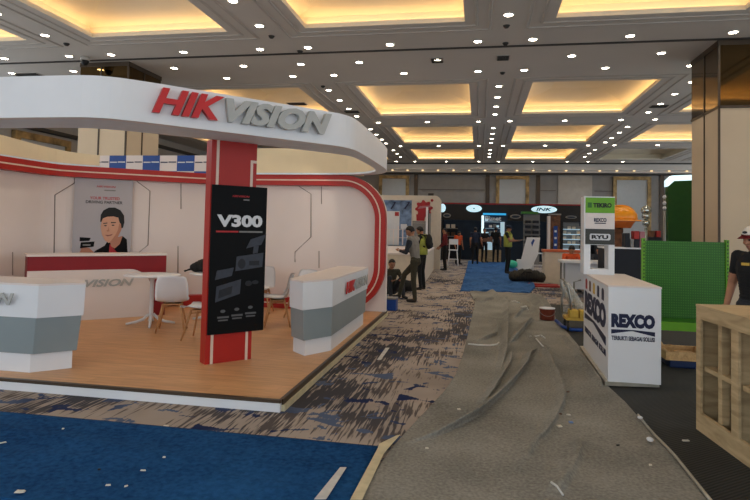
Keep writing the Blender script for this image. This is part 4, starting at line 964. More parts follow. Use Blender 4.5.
fpoly(bm, f, pts, .001, .03); fpoly(bm, f, [(bc.x-.29, bc.z-.5), (bc.x+.02, bc.z-.5), (bc.x+.07, bc.z-.24), (bc.x-.31, bc.z-.24)], .001, .028); fell(bm, f, bc.x+.32, bc.z+.33, .06, .06, .001, .02, 0, 10); bdg = obj('flower_badge', bm, M_BADGE, r)
bm = B(); fpoly(bm, f, [(bc.x-.25, bc.z-.02), (bc.x+.28, bc.z+.06), (bc.x+.26, bc.z+.13), (bc.x-.17, bc.z+.09)], .031, .034); obj('badge_band', bm, M_PINKB, bdg)
bm = B(); frc(bm, 381, 200, 411, 246, .001, .02); ph = obj('printed_photo', bm, M_PHOTOB, r)
bm = B()
for px0, py0, px1, py1 in ((390.5, 201.5, 396, 203), (404, 201.5, 410, 203)):
    a = ony(px0, 208.5, YL); c = ony(px1, 201.5, YL); fpoly(bm, f, [(a.x, a.z), (a.x+.06, a.z-.03), (c.x, c.z-.05), (c.x-.03, c.z)], .021, .024); fpoly(bm, f, [(c.x-.2, c.z-.02), (c.x, c.z), (c.x-.05, c.z-.06)], .021, .024)
obj('printed_figure', bm, M_NAVY, ph)
bm = B(); frc(bm, 383, 211, 399, 245, .021, .026); obj('printed_page', bm, M_PWHITE, ph)
bm = B(); frc(bm, 395, 212, 399, 216, .027, .029); obj('red_square', bm, M_REDB, ph)
bm = B()
for k in range(6): frc(bm, 384+4.6*k, 226, 384.8+4.6*k, 245, .027, .031)
frc(bm, 383, 229, 410, 230, .027, .031); frc(bm, 383, 237, 410, 238, .027, .031); obj('printed_shelf', bm, M_WALLW, ph)
bm = B(); frc(bm, 412.5, 221, 426, 223, .001, .02); frc(bm, 412.5, 223, 414, 245, .001, .02); frc(bm, 414, 223, 426, 245, .001, .008); obj('grey_frame', bm, M_PMID, r)
for k, px in enumerate((427.2, 430.2)):
    a = ony(px, 207, YL-.4); bm = B(); box(bm, a.x-.04, a.x+.04, YL-.45, YL-.37, ZPL, a.z+(-.25 if k else 0)); tag(obj('display_post', bm, M_WHITE if k == 0 else M_PMID), ('taller white post' if k == 0 else 'shorter grey post')+' standing in front of the red flower badge wall', 'post')
a = ony(428.8, 210, YL-.3); bm = B(); box(bm, a.x-.03, a.x+.03, YL-.4, YL-.34, ZPL, a.z); tag(obj('display_post', bm, M_BLACK), 'slim black post between the white and grey posts', 'post')
bm = B(); a = ony(431, 193, YL+.1); box(bm, a.x-.11, a.x+.11, YL+.05, YL+.2, zt_+.001, zt_+.10, 0, .01); tag(obj('floodlight', bm, M_GRILLE), 'small dark floodlight on top of the white booth wall', 'lamp')
for px, lab in ((391.5, 'left small white sign hung before the printed photo'), (403.5, 'right small white sign hung before the printed photo')):
    bm = B(); a = ony(px-3, 224, YL-.12); c = ony(px+3, 229, YL-.12); box(bm, a.x, c.x, YL-.06, YL-.022, c.z, a.z); tag(obj('small_sign', bm, M_PWHITE), lab, 'sign', 'small white signs')
# low white plinth in front
YP = 16.6; a = ony(382, 250, YP); xr2 = ony(424, 270, YP).x; zp = ony(400, 253, YP).z
r = thing('white_plinth', 'low white plinth in front of the white booth wall', 'plinth', ((a.x+xr2)/2-.5, YP+1.2, 0))
bm = B(); prism(bm, [(-5.5, YP), (xr2, YP), (xr2-.2, YP+6.25), (-5.5, YP+6.25)], 0, zp-.05); obj('body', bm, M_COUNTR, r)
bm = B(); prism(bm, [(-5.5, YP-.02), (xr2+.02, YP-.02), (xr2-.18, YP+6.25), (-5.5, YP+6.25)], zp-.049, zp); obj('top_board', bm, M_WALLW, r)

# ================================================================ long black booth at the far end
YK = 30.0; f = Fr((0, YK, 0), (1, 0, 0))
def P(bm, px0, py0, px1, py1, d0=.001, d1=.05, ff=f, Y=YK): frc(bm, px0, py0, px1, py1, d0, d1, ff, Y)
x0 = ony(440, 230, YK).x; x1 = ony(597, 230, YK).x; zt_ = ony(518, 204, YK).z; zf = ony(518, 221, YK).z
r = thing('black_booth', 'long black booth with a thin red top edge and lit oval signs', 'exhibition booth', ((x0+x1)/2, YK+1, 0))
bm = B(); box(bm, x0, x1, YK+1.6, YK+1.7, 0, zt_-.05); obj('back_panel', bm, M_TEAL, r)
bm = B(); box(bm, x0, x1, YK, YK+.15, zf, zt_-.05); obj('fascia', bm, M_BLACK, r)
bm = B(); box(bm, x0, x1, YK-.02, YK+.17, zt_-.049, zt_+.02); obj('top_edge', bm, M_DRED, r)
for xx in (x0, x1-.1, ony(480.5, 230, YK).x, ony(561, 230, YK).x):
    bm = B(); box(bm, xx, xx+.1, YK+.001, YK+1.59, 0, zf-.001); obj('partition', bm, M_BLACK, r)
for px, py, w, h, m, tx in ((474, 208.5, 7.6, 3.6, M_WLIT, '.'), (544, 209.5, 12, 3.5, M_WLIT, 'INK'), (442.5, 208, 3.2, 4.2, M_WLIT, None), (515.5, 216.6, 5.2, 2.2, M_PMID, None), (447, 215.5, 3.8, 2.2, M_PMID, None), (571, 217.2, 5.2, 1.5, M_PMID, None)):
    q = ony(px, py, YK); k = YK/FPX; bm = B(); fell(bm, f, q.x, q.z, w*k, h*k, .001, .06); o = obj('oval_sign', bm, m, r)
    if tx == 'INK': text('lettering', 'INK', f, q.x-7.5*k, q.z-1.5*k, 15*k, 3.2*k, M_NAVY, o, depth=.01, bold=.03, shear=.25, d0=.061)
    elif tx: 
        bm = B(); fell(bm, f, q.x, q.z, .04, .04, .061, .07); obj('mark', bm, M_NAVY, o)
    else:
        bm = B(); fell(bm, f, q.x, q.z, w*k*.75, h*k*.55, .061, .068); obj('mark', bm, M_TEAL if m is M_PMID else M_WLIT, o)
# shop display with cyan lights
YD = YK-.32; fD = Fr((0, YD, 0), (1, 0, 0))
def PD(bm, *a, **k): P(bm, *a, ff=fD, Y=YD, **k)
r = thing('shop_display', 'dark product display with cyan top light and white shelves in the black booth', 'display', (ony(494, 250, YD).x, YD, 0))
q0 = ony(482, 214, YD); q1 = ony(507, 262, YD); bm = B(); box(bm, q0.x, q1.x, YD, YD+.3, 0, q0.z); obj('cabinet', bm, M_TEAL, r)
bm = B(); PD(bm, 483, 213, 506, 215.3, d1=.10); obj('cyan_light', bm, M_CYANL, r)
bm = B(); PD(bm, 481.6, 215.5, 483.6, 241, d1=.08); obj('side_light', bm, M_RIM, r)
q = ony(485, 220.6, YD); text('lettering', 'Biznet', fD, q.x, q.z, .80, .24, M_PWHITE, r, depth=.01, bold=.03, d0=.002)
for py in (222, 228.5, 235): bm = B(); PD(bm, 484, py-.4, 500, py+.2, d1=.16); obj('shelf', bm, M_SHELFL, r)
for i, (px, py, w, h, m) in enumerate(((485, 221.5, 3, 1.8, M_SHELFL), (489, 228, 3, 2.4, M_PWHITE), (493, 228, 3.2, 3, M_PMID), (496.5, 228, 2.5, 2.2, M_SHELFL), (485, 234.5, 3.5, 2, M_SHELFL), (489.5, 234.5, 3, 3, M_PMID), (494, 234.5, 2.4, 3.4, M_PWHITE))):
    a = ony(px, py-h, YD-.1); c = ony(px+w, py, YD-.1); bm = B(); box(bm, a.x, c.x, YD-.13, YD-.03, c.z+.03, a.z+.03); tag(obj('boxed_product', bm, m), 'small boxed product on a shelf of the cyan-lit display', 'product', 'products on the cyan-lit display')
bm = B(); a = ony(502.5, 222, YD-.1); box(bm, a.x-.1, a.x+.1, YD-.2, YD-.003, ony(502, 236, YD).z, a.z); tag(obj('light_box', bm, M_SHELFL), 'narrow lit box at the right end of the cyan-lit display', 'light box')
a = ony(484, 239, 29.1); c = ony(493, 250, 29.1); bm = B(); box(bm, a.x, c.x, 29.1, 29.35, c.z, a.z); tb = c.z
o = tag(obj('lit_case', bm, M_SHELFL), 'small white lit case standing on the wooden counter', 'case')
a = ony(477, 250.3, 29.0); c = ony(501, 262, 29.0); bm = B(); box(bm, a.x, c.x, 29.0, 29.5, 0, tb-.001); tag(obj('wooden_counter', bm, M_PLY), 'low wooden counter in front of the cyan-lit display', 'counter')
# grey rack of dark boxes, brown pillar, white shelf unit
YR = 27.5; q0 = ony(524, 214, YR); q1 = ony(540, 262, YR)
r = thing('display_rack', 'grey display rack with a green header in front of the black booth', 'rack', ((q0.x+q1.x)/2, YR+.2, 0))
bm = B(); box(bm, q0.x, q1.x, YR+.3, YR+.34, 0, q0.z); obj('back_panel', bm, M_PMID, r)
bm = B(); box(bm, q0.x-.12, q1.x-.1, YR, YR+.34, q0.z+.001, q0.z+.12); obj('header', bm, M_GREEN, r)
for k in range(5): z = ony(530, 220+k*5.2, YR).z-.16; bm = B(); box(bm, q0.x, q1.x, YR, YR+.299, z-.03, z); obj('shelf', bm, M_PMID, r)
for k in range(5):
    for c_ in range(2):
        z = ony(530, 220+k*5.2, YR).z-.159; xx = q0.x+.06+c_*.36; bm = B(); box(bm, xx, xx+.26, YR+.03, YR+.25, z, z+.14, 0, .01); tag(obj('boxed_product', bm, M_NAVYB), 'dark boxed product on the grey display rack', 'product', 'dark boxes on the grey rack')
q0 = ony(550.5, 215, 28.5); q1 = ony(560, 262, 28.5)
r = thing('printed_pillar', 'brown printed display pillar with a narrow blue banner', 'pillar', ((q0.x+q1.x)/2, 28.7, 0))
bm = B(); box(bm, q0.x, q1.x, 28.5, 28.95, 0, q0.z); obj('shaft', bm, M_BROWN, r)
bm = B(); box(bm, q0.x-.05, q1.x+.03, 28.45, 29.0, q0.z+.001, q0.z+.07); obj('cap', bm, M_PMID, r)
bm = B(); box(bm, q0.x-.001-.12, q0.x-.001, 28.48, 28.9, .0, q0.z-.05); obj('side_trim', bm, M_WALLW, r)
bm = B(); a = ony(553.7, 226, 28.45); c = ony(557.4, 249, 28.45); box(bm, a.x, c.x, 28.47, 28.499, c.z, a.z); bn = obj('blue_banner', bm, M_BLUE, r)
bm = B(); 
for k in range(3): xx = (a.x+c.x)/2; box(bm, xx-.05, xx+.05, 28.462, 28.469, a.z-.3-k*.32, a.z-.2-k*.32)
obj('white_mark', bm, M_PWHITE, bn)
YQ = 30.3; q0 = ony(562.5, 222, YQ); q1 = ony(580, 262, YQ)
r = thing('white_shelf_unit', 'pale lit shelf unit at the right end of the black booth', 'shelf', ((q0.x+q1.x)/2, YQ+.2, 0))
bm = B(); box(bm, q0.x, q1.x, YQ+.3, YQ+.33, 0, q0.z); obj('back_panel', bm, M_PMID, r)
for k in range(5): z = ony(570, 229+k*5.0, YQ).z; bm = B(); box(bm, q0.x, q1.x, YQ, YQ+.299, z-.04, z); obj('shelf', bm, M_SHELFL, r)
random.seed(3)
for k in range(4):
    for c_ in range(4):
        z = ony(570, 229+k*5.0, YQ).z+.001; xx = q0.x+.05+c_*.22; h = random.uniform(.08, .19); bm = B(); box(bm, xx, xx+.15, YQ+.03, YQ+.2, z, z+h, 0, .008); tag(obj('boxed_product', bm, M_COUNTR if (k+c_) % 3 else M_PMID), 'pale boxed product on the lit shelf unit at the right end', 'product', 'pale boxes on the lit shelf unit')
a = ony(445, 226, YK+.6); c = ony(457, 262, YK+.6)
r = thing('dark_shelf_unit', 'dark shelf unit with pale goods at the left end of the black booth', 'shelf', ((a.x+c.x)/2, YK+.8, 0))
bm = B(); box(bm, a.x, c.x, YK+.9, YK+.95, 0, a.z); obj('back_panel', bm, M_NAVYB, r)
for k in range(3): z = ony(450, 228+k*8, YK+.6).z; bm = B(); box(bm, a.x, c.x, YK+.6, YK+.899, z-.04, z); obj('shelf', bm, M_PMID, r)
for k in range(3):
    for c_ in range(2): z = ony(450, 228+k*8, YK+.6).z+.001; xx = a.x+.05+c_*.28; bm = B(); box(bm, xx, xx+.2, YK+.63, YK+.8, z, z+.2, 0, .01); tag(obj('boxed_product', bm, M_COUNTR if k == 0 else M_BROWN), 'boxed product on the dark shelf unit at the left end', 'product', 'boxes on the dark shelf unit')

# ================================================================ loose carpets, tarpaulin and litter on the floor
def interp(L_, y):
    if y <= L_[0][0]: return L_[0][1]
    for (y0, x0), (y1, x1) in zip(L_, L_[1:]):
        if y <= y1: return x0+(x1-x0)*(y-y0)/(y1-y0)
    return L_[-1][1]
def edge(pxs): return sorted([(p.y, p.x) for p in (onz(*q) for q in pxs)])
def ground(pxs): return [onz(*q) for q in pxs]
def seg_d(p, a, c):
    d = c-a; t = max(0, min(1, (p-a).dot(d)/max(d.length_squared, 1e-9))); return (p-a-d*t).length, t
class Ridge:
    def __init__(s, pxs, h, w, fade=.35):
        s.P = [V((q.x, q.y, 0)) for q in ground(pxs)]; s.h = h; s.w = w; s.L = [0]
        for a, c in zip(s.P, s.P[1:]): s.L.append(s.L[-1]+(c-a).length)
        s.fade = fade; xs = [p.x for p in s.P]; ys = [p.y for p in s.P]; s.bb = (min(xs)-.3, max(xs)+.3, min(ys)-.3, max(ys)+.3)
    def at(s, x, y):
        if not (s.bb[0] < x < s.bb[1] and s.bb[2] < y < s.bb[3]): return 0
        p = V((x, y, 0)); best = 9; bt = 0
        for i in range(len(s.P)-1):
            d, t = seg_d(p, s.P[i], s.P[i+1])
            if d < best: best = d; bt = s.L[i]+t*(s.L[i+1]-s.L[i])
        if best > s.w*3: return 0
        e = min(1, min(bt, s.L[-1]-bt)/(s.fade*s.L[-1]*.5)+.05)
        return s.h*e*math.exp(-(best/s.w)**2)
RID = [Ridge([(405, 446), (411, 444), (433, 437.5), (452, 428), (471, 418), (485, 407), (500, 394), (511, 382), (522.5, 367), (526, 358), (537, 349)], 0.091, 0.027),
       Ridge([(478, 409), (486, 399), (497, 382), (506, 367), (510, 352)], 0.073, 0.027),
       Ridge([(497, 382), (502, 356), (504, 334), (505, 318), (505, 301), (498, 294)], 0.086, 0.032),
       Ridge([(473, 343), (487, 339), (494, 336), (494, 328), (490, 321)], 0.073, 0.032),
       Ridge([(508, 345), (517, 334), (524, 326), (531, 320)], 0.109, 0.038),
       Ridge([(486, 293), (493, 297), (502, 304), (510, 306)], 0.109, 0.054),
       Ridge([(520, 470), (524, 461), (532, 445), (540, 437), (549, 425), (558, 406), (559, 394), (555, 378), (545, 356), (535, 344), (528, 334)], 0.061, 0.032),
       Ridge([(526, 333), (534, 342), (548, 352), (560, 366)], 0.042, 0.043),
       Ridge([(548, 500), (562, 480), (572, 460), (578, 440)], 0.037, 0.054),
       Ridge([(601, 391), (589, 374), (580, 362), (570, 348), (560, 336)], 0.061, 0.027, .2),
       Ridge([(540, 316), (531, 310), (524, 304), (516, 302)], 0.073, 0.054),
       Ridge([(528, 295), (534, 302), (540, 310), (541, 318)], 0.097, 0.049),
       Ridge([(470, 300), (482, 303), (494, 300)], 0.061, 0.054), Ridge([(512, 320), (520, 312), (530, 308)], 0.061, 0.049)]
GL = edge([(345, 530), (362, 496), (378, 470), (393, 449), (410, 430), (430, 408), (445, 392), (456, 376), (464, 352), (471, 322), (475, 303), (470, 293.5)])
GR = edge([(722, 520), (706, 500), (680, 465), (647, 429), (625, 404), (609, 389), (592, 366), (577, 345), (565, 331), (556, 320), (552, 308), (546, 300), (536, 291)])
def draped(name, GL, GR, y0, y1, nu, nv, zfun, m, lean=None):
    bm = B(); rows_ = []
    for j in range(nv+1):
        t = j/nv; y = y0*((y1/y0)**t) if y0 > 0 else y0+(y1-y0)*t; xl, xr_ = interp(GL, y), interp(GR, y); row = []
        for i in range(nu+1):
            x = xl+(xr_-xl)*i/nu
            dx, dy = lean(x, y) if lean else (0, 0); row.append(bm.verts.new((x+dx, y+dy, zfun(x, y, i/nu))))
        rows_.append(row)
    for A, C in zip(rows_, rows_[1:]):
        for i in range(nu): f_ = bm.faces.new((A[i], A[i+1], C[i+1], C[i])); f_.smooth = True
    # skirt down to the floor
    loop_ = rows_[0]+[r_[-1] for r_ in rows_[1:]]+rows_[-1][-2::-1]+[r_[0] for r_ in rows_[-2:0:-1]]
    low = [bm.verts.new((v.co.x, v.co.y, .001)) for v in loop_]; n_ = len(low)
    for i in range(n_): bm.faces.new((loop_[i], low[i], low[(i+1) % n_], loop_[(i+1) % n_]))
    return obj(name, bm, m)
def gz(x, y, u):
    n_ = mnoise.noise(V((x*1.3, y*.9, 0)))*.006+mnoise.noise(V((x*4, y*3, 2)))*.003
    k = max(0, min(1, (y-8.5)/4)); n_ += k*(.030*abs(mnoise.noise(V((x*2.2, y*1.1, 5))))+.014*mnoise.noise(V((x*5, y*3, 9))))
    return .020+max(-.006, n_)+max(q.at(x, y) for q in RID)
o = draped('protective_carpet', GL, GR, 3.3, 15.1, 170, 460, gz, M_GREY, lambda x, y: (lambda t: (.7*t, -.6*t))(max(q.at(x, y) for q in RID))); tag(o, 'long wrinkled grey felt carpet laid down the aisle', 'carpet')
# blue carpet in the front left
A, C_, D_ = onz(0, 413), onz(378, 447.5), onz(352, 503)
BL = [(2.9, -6.5), (4.3, -6.5)]; BR = sorted([(C_.y+.02, C_.x), (D_.y, D_.x), (2.9, D_.x-.25)])
def bz(x, y, u): return .014+.008*math.exp(-((y-3.72-.12*math.sin(x*1.3))/.10)**2)*(1 if x < -1.6 else 0)+.005*mnoise.noise(V((x*1.5, y*3, 1)))+.004*math.exp(-((y-3.45-.08*math.sin(x*2))/.07)**2)
o = draped('blue_carpet', BL, BR, 2.9, A.y, 160, 60, bz, M_BLUEC); tag(o, 'flat blue felt carpet in front of the booth, with rippled surface', 'carpet')
# ribbed black carpet to the right
RL = [(y, interp(GR, y)-.03) for y in [3.2+.4*k for k in range(26)]]
bm = B(); pts = [(x, y) for y, x in RL]+[(6.5, RL[-1][0]), (6.5, 3.2)]; prism(bm, pts, .002, .008); tag(obj('ribbed_carpet', bm, M_RIB), 'dark ribbed carpet under the white counter and plywood shelf', 'carpet')
# blue tarpaulin
TLp = edge([(459, 295), (463, 283), (466, 272), (468, 262.5)]); TRp = edge([(527, 296), (535, 288), (527, 276), (515, 268), (508, 262.5)])
def tz(x, y, u): return .03+.09*abs(mnoise.noise(V((x*1.9, y*.6, 3))))+.05*mnoise.noise(V((x*4, y*1.2, 7)))
o = draped('blue_tarpaulin', TLp, TRp, 15.16, 29.0, 50, 110, tz, M_TARP); tag(o, 'crumpled blue tarpaulin spread on the floor down the aisle', 'tarpaulin')
# floor strips
def floor_strip(name, pxs, z0, z1, m, label, cat, group=None):
    bm = B(); prism(bm, [(q.x, q.y) for q in ground(pxs)], z0, z1); return tag(obj(name, bm, m), label, cat, group)
floor_strip('tape_strip', [(350, 506), (378, 452.5), (379, 449), (396, 440.5), (400, 439.5), (397, 443), (384, 458), (362, 506)], .034, .037, M_TAPE, 'beige tape strip along the right edge of the blue carpet', 'tape')
floor_strip('white_tape', [(314, 504), (340, 471.5), (346.5, 471.5), (326, 504)], .026, .028, M_WTAPE, 'loose white tape piece lying on the blue carpet', 'tape')
floor_strip('white_tape', [(377, 360), (385.5, 348), (389.5, 348), (381, 360)], .002, .004, M_WTAPE, 'white tape piece on the patterned carpet beside the right counter', 'tape')
def soft_line(name, pxs, r_, z, m, label, cat, group=None):
    bm = B(); tube(bm, [V((q.x, q.y, gz(q.x, q.y, 0)+z)) for q in ground(pxs)], r_, 6); return tag(obj(name, bm, m), label, cat, group)
for pxs, r_, lab in (([(468, 346), (478, 347), (490, 347.5), (497, 346.5), (499, 345)], .022, 'white tape scrap across the left part of the grey carpet'),
                 ([(530, 340), (536, 338), (541, 337), (545, 340)], .018, 'curled white tape scrap near the red bucket'),
                 ([(536, 345), (540, 350), (547, 354)], .018, 'white tape scrap curving down, second from the red bucket'),
                 ([(511, 303.5), (515, 303), (519, 304.5)], .03, 'white tape scrap at the far end of the grey carpet'),
                 ([(521, 311), (526, 310), (528, 311.5)], .025, 'short white tape scrap before the red bucket, left'),
                 ([(551, 490.5), (557, 494), (563, 500)], .012, 'curl of beige tape at the bottom of the grey carpet'),):
    soft_line('tape_scrap', pxs, r_*.6, .006, M_WTAPE, lab, 'tape', 'tape scraps on the grey carpet')
def scrap(px, py, w, d, a, m, label, z=None, g='paper scraps'):
    q = onz(px, py); zz_ = (gz(q.x, q.y, 0) if z is None else z)+.004; c, s_ = math.cos(a), math.sin(a); w *= .62; d *= .62; bm = B()
    pts = [(-w/2, -d/2), (w*.1, -d*.55), (w/2, -d*.3), (w*.45, d/2), (-w*.1, d*.4), (-w/2, d*.5)]
    taper(bm, [(q.x+u*c-v*s_, q.y+u*s_+v*c) for u, v in pts], [(q.x+.8*(u*c-v*s_), q.y+.8*(u*s_+v*c)) for u, v in pts], zz_, zz_+.008)
    tag(obj('paper_scrap', bm, m), label, 'scrap', g)
scrap(559.5, 429.5, .07, .07, .3, M_PAPER, 'crumpled beige scrap on the grey carpet beside the blue one')
scrap(571, 425.5, .06, .06, .1, M_BPAPER, 'small pale blue scrap on the grey carpet')
scrap(568.5, 418, .06, .03, .0, M_PAPER, 'thin white scrap above the pale blue scrap')
scrap(618, 448.5, .045, .02, .5, M_BLACK, 'small black scrap alone on the grey carpet')
scrap(568, 394.5, .05, .03, .2, M_BROWN, 'brown scrap on the grey carpet near the right wrinkle')
scrap(560.5, 417.5, .05, .02, -.3, M_BROWN, 'brown sliver beside the thin white scrap')
scrap(650.5, 468.5, .03, .03, 0, M_PAPER, 'tiny white scrap near the edge strip of the grey carpet')
scrap(427, 452, .04, .03, .4, M_PAPER, 'tiny pale scrap on the grey carpet below the long wrinkle')
scrap(459, 412, .05, .05, .4, M_PAPER, 'pale smudge of paper beside the long wrinkle')
scrap(20, 496.5, .09, .05, .2, M_PAPER, 'crumpled white scrap in the bottom left of the blue carpet', .022)
scrap(108, 490, .05, .015, .3, M_PAPER, 'thin white scrap in the middle of the blue carpet', .022)
scrap(126, 491, .035, .012, .9, M_PAPER, 'slim white sliver right of the thin scrap on the blue carpet', .022)
scrap(63, 432.5, .025, .02, 0, M_PAPER, 'small white speck near the far edge of the blue carpet', .022)
scrap(164, 461.5, .03, .02, 0, M_PAPER, 'small white speck in the centre of the blue carpet', .022)
scrap(143, 475, .06, .012, .2, M_PAPER, 'thin pale thread below the centre speck of the blue carpet', .022)
scrap(2, 447, .09, .012, .9, M_PAPER, 'thin white thread at the left edge of the blue carpet', .022)
scrap(99, 474, .025, .02, 0, M_BLACK, 'tiny black speck on the blue carpet', .022)
scrap(166, 427, .07, .04, 0, M_PAPER, 'white scrap on the patterned carpet at the blue carpet edge', .002)
scrap(337, 375.5, .05, .05, .5, M_TAPE, 'beige scrap on the patterned carpet beside the platform', .002)
scrap(686, 442.5, .09, .035, .2, M_PAPER, 'white scrap on the dark ribbed carpet by the plywood shelf', .008)
scrap(649, 360, .10, .05, .2, M_PAPER, 'white scrap on the dark carpet behind the white counter', .008)
# aluminium edge strip on the grey carpet and its caps
e = [(638, 419), (648, 432), (655, 440), (664, 449), (676, 462), (690, 480), (704, 498), (712, 508)]
r = thing('carpet_edge_strip', 'dented metal edge strip along the right side of the grey carpet', 'edge strip', tuple(onz(676, 462)))
bm = B(); tube(bm, [V((q.x, q.y, .036)) for q in ground(e)], .011, 6); obj('strip', bm, M_ALU, r)
for px, py, rr in ((640, 423.5, .022), (650, 446, .026)):
    q = onz(px, py); bm = B(); ball(bm, (q.x, q.y, .05), (rr, rr*1.3, rr*.6), 2); obj('clip', bm, M_PWHITE, r)

# ================================================================ people
def rotm(rx=0, ry=0, rz=0): return Matrix.Rotation(rz, 3, 'Z') @ Matrix.Rotation(ry, 3, 'Y') @ Matrix.Rotation(rx, 3, 'X')
STAND = dict(pelvis=(0, 0, .93), chest=(0, -.005, 1.25), neck=(0, 0, 1.43), head=(0, -.02, 1.575),
    shL=(.175, .005, 1.39), elL=(.225, .03, 1.11), wrL=(.215, -.07, .87), shR=(-.175, .005, 1.39), elR=(-.225, .03, 1.11), wrR=(-.215, -.07, .87),
    hiL=(.088, 0, .90), knL=(.10, -.02, .49), anL=(.105, .03, .085), toL=(.125, -.13, .035), hiR=(-.088, 0, .90), knR=(-.10, -.02, .49), anR=(-.105, .03, .085), toR=(-.125, -.13, .035))
def own(name, bm, m, XF, label, cat):
    bmesh.ops.transform(bm, matrix=XF, verts=bm.verts); return tag(obj(name, bm, m), label, cat)
def worn_pack(J, XF):
    c = J['chest']+V((0, .20, .02)); bm = B(); ball(bm, c, (.135, .08, .20), 3); ball(bm, c+V((0, .05, -.08)), (.12, .05, .10), 2)
    for sx in (-1, 1): tube(bm, [c+V((sx*.10, -.03, .15)), J['sh'+('L' if sx > 0 else 'R')]+V((-sx*.05, .0, .068)), J['chest']+V((sx*.11, -.15, .04)), c+V((sx*.14, -.05, -.14))], .02, 6)
    own('backpack', bm, M_BAG, XF, 'black backpack worn by the person in the yellow vest at the white plinth', 'bag')
def person(label, loc, rz, cols, pose=None, scale=1, vox=.012, sleeve='long', head_rot=(0, 0, 0), hair=True, vest=None, cap=None, backpack=False, fat=1.0, extra=None):
    """cols: skin, shirt, trousers, shoes (+ sleeve colour)"""
    J = dict(STAND); J.update(pose or {}); J = {k: V(v) for k, v in J.items()}
    MI = dict(skin=0, shirt=1, pants=2, shoes=3, sleeve=4, eye=5, lip=6)
    mats = [cols[0], cols[1], cols[2], cols[3], cols[4] if len(cols) > 4 else cols[1], M_EYE, M_LIP]
    bm = B(); caps = []
    def chain(a, c, r0, r1, mi):
        a, c = V(a), V(c); n_ = max(2, int((c-a).length/max(.006, min(r0, r1)*.55)))
        for k in range(n_+1):
            t = k/n_; ball(bm, a.lerp(c, t), r0+(r1-r0)*t, 1 if max(r0, r1) < .02 else 2)
        caps.append((a, c, r0, r1, mi))
    # trunk: elliptical sections
    side = ((J['shL']-J['shR']).normalized()+(J['hiL']-J['hiR']).normalized()).normalized()
    spine = [(J['pelvis']+V((0, 0, -.03)), .150, .108), (J['pelvis'].lerp(J['chest'], .35), .135, .098), (J['pelvis'].lerp(J['chest'], .7), .150, .108), (J['chest'], .168, .115), (J['chest'].lerp(J['neck'], .45), .165, .10), (J['chest'].lerp(J['neck'], .75), .115, .075)]
    for (a, ax, ay), (c, cx_, cy_) in zip(spine, spine[1:]):
        up = (c-a).normalized(); fw_ = side.cross(up).normalized(); R_ = Matrix((side, -fw_, up)).transposed()
        for k in range(5):
            t = k/4; w, d = (ax+(cx_-ax)*t)*fat, (ay+(cy_-ay)*t)*fat; ball(bm, a.lerp(c, t), (w, d, .06), 2, rot=R_)
    trunk = [(J['pelvis'], J['chest'], .12, .14, MI['shirt']), (J['chest'], J['chest'].lerp(J['neck'], .7), .14, .10, MI['shirt'])]
    caps.extend(trunk); caps.append((J['hiL'], J['hiR'], .11, .11, MI['pants'])); caps.append((J['pelvis']+V((0, 0, -.06)), J['pelvis']+V((0, 0, .01)), .13, .13, MI['pants']))
    chain(J['chest'].lerp(J['neck'], .8), J['neck'].lerp(J['head'], .55), .058, .052, MI['skin'])
    for s in 'LR':
        sm = MI['sleeve']; fm = sm if sleeve == 'long' else MI['skin']
        chain(J['chest'].lerp(J['neck'], .62), J['sh'+s], .07, .062, MI['shirt']); chain(J['sh'+s], J['el'+s], .058*fat, .045, sm)
        if sleeve == 'short':
            caps.append((J['sh'+s].lerp(J['el'+s], .72), J['el'+s], .06, .06, MI['skin']))
        chain(J['el'+s], J['wr'+s], .043, .029, fm)
        chain(J['hi'+s], J['kn'+s], .088*fat, .060, MI['pants']); chain(J['kn'+s], J['an'+s], .060, .045, MI['pants'])
        chain(J['an'+s]+V((0, 0, -.035)), J['to'+s], .042, .034, MI['shoes'])
        # hand
        d = (J['wr'+s]-J['el'+s]).normalized(); sd = V((0, -1, 0)) if abs(d.y) < .75 else V((1 if s == 'R' else -1, 0, 0)); sd = (sd-d*sd.dot(d)).normalized(); pn_ = d.cross(sd)*(1 if s == 'R' else -1); w = J['wr'+s]
        for k in range(4): ball(bm, w+d*(.02+.022*k), (.034, .015, .02), 1, rot=Matrix((sd, pn_, d)).transposed())
        caps.append((w, w+d*.09, .03, .03, MI['skin'])); fr_ = max(.0088, vox*.8)
        for k, ln in enumerate((.068, .078, .072, .056)):
            b0 = w+d*.085+sd*(.030-.020*k); m0 = b0+d*ln*.5+pn_*.006; t0 = m0+(d*.75+pn_*.66)*ln*.5; chain(b0-d*.02, m0, fr_, fr_*.95, MI['skin']); chain(m0, t0, fr_*.95, fr_*.8, MI['skin'])
        b0 = w+d*.025+sd*.028; chain(b0, b0+(d*.62+sd*.7)*.035, fr_*1.2, fr_*1.1, MI['skin']); chain(b0+(d*.62+sd*.7)*.035, b0+(d*.62+sd*.7)*.035+(d*.9+sd*.25+pn_*.3)*.03, fr_*1.1, fr_*.9, MI['skin'])
    # head
    H = J['head']; HR = rotm(*head_rot); h = lambda x, y, z: H+HR @ V((x, y, z))
    ball(bm, H, (.074, .094, .106), 3, rot=HR); ball(bm, h(0, -.028, -.058), (.052, .058, .056), 2, rot=HR); ball(bm, h(0, -.055, -.088), (.026, .026, .022), 2, rot=HR)
    ball(bm, h(0, -.092, -.018), (.011, .018, .026), 2, rot=HR); ball(bm, h(0, -.100, -.032), (.016, .015, .012), 2, rot=HR)
    ball(bm, h(0, -.082, .022), (.045, .016, .012), 2, rot=HR); ball(bm, h(0, -.080, -.062), (.024, .012, .009), 2, rot=HR)
    for sx in (-1, 1): ball(bm, h(sx*.074, .008, -.012), (.010, .020, .032), 2, rot=HR); ball(bm, h(sx*.034, -.068, -.03), (.022, .02, .02), 2, rot=HR)
    caps.append((h(0, -.02, -.06), h(0, .0, .02), .075, .09, MI['skin']))
    me = bpy.data.meshes.new('tmp'); bm.to_mesh(me); bm.free()
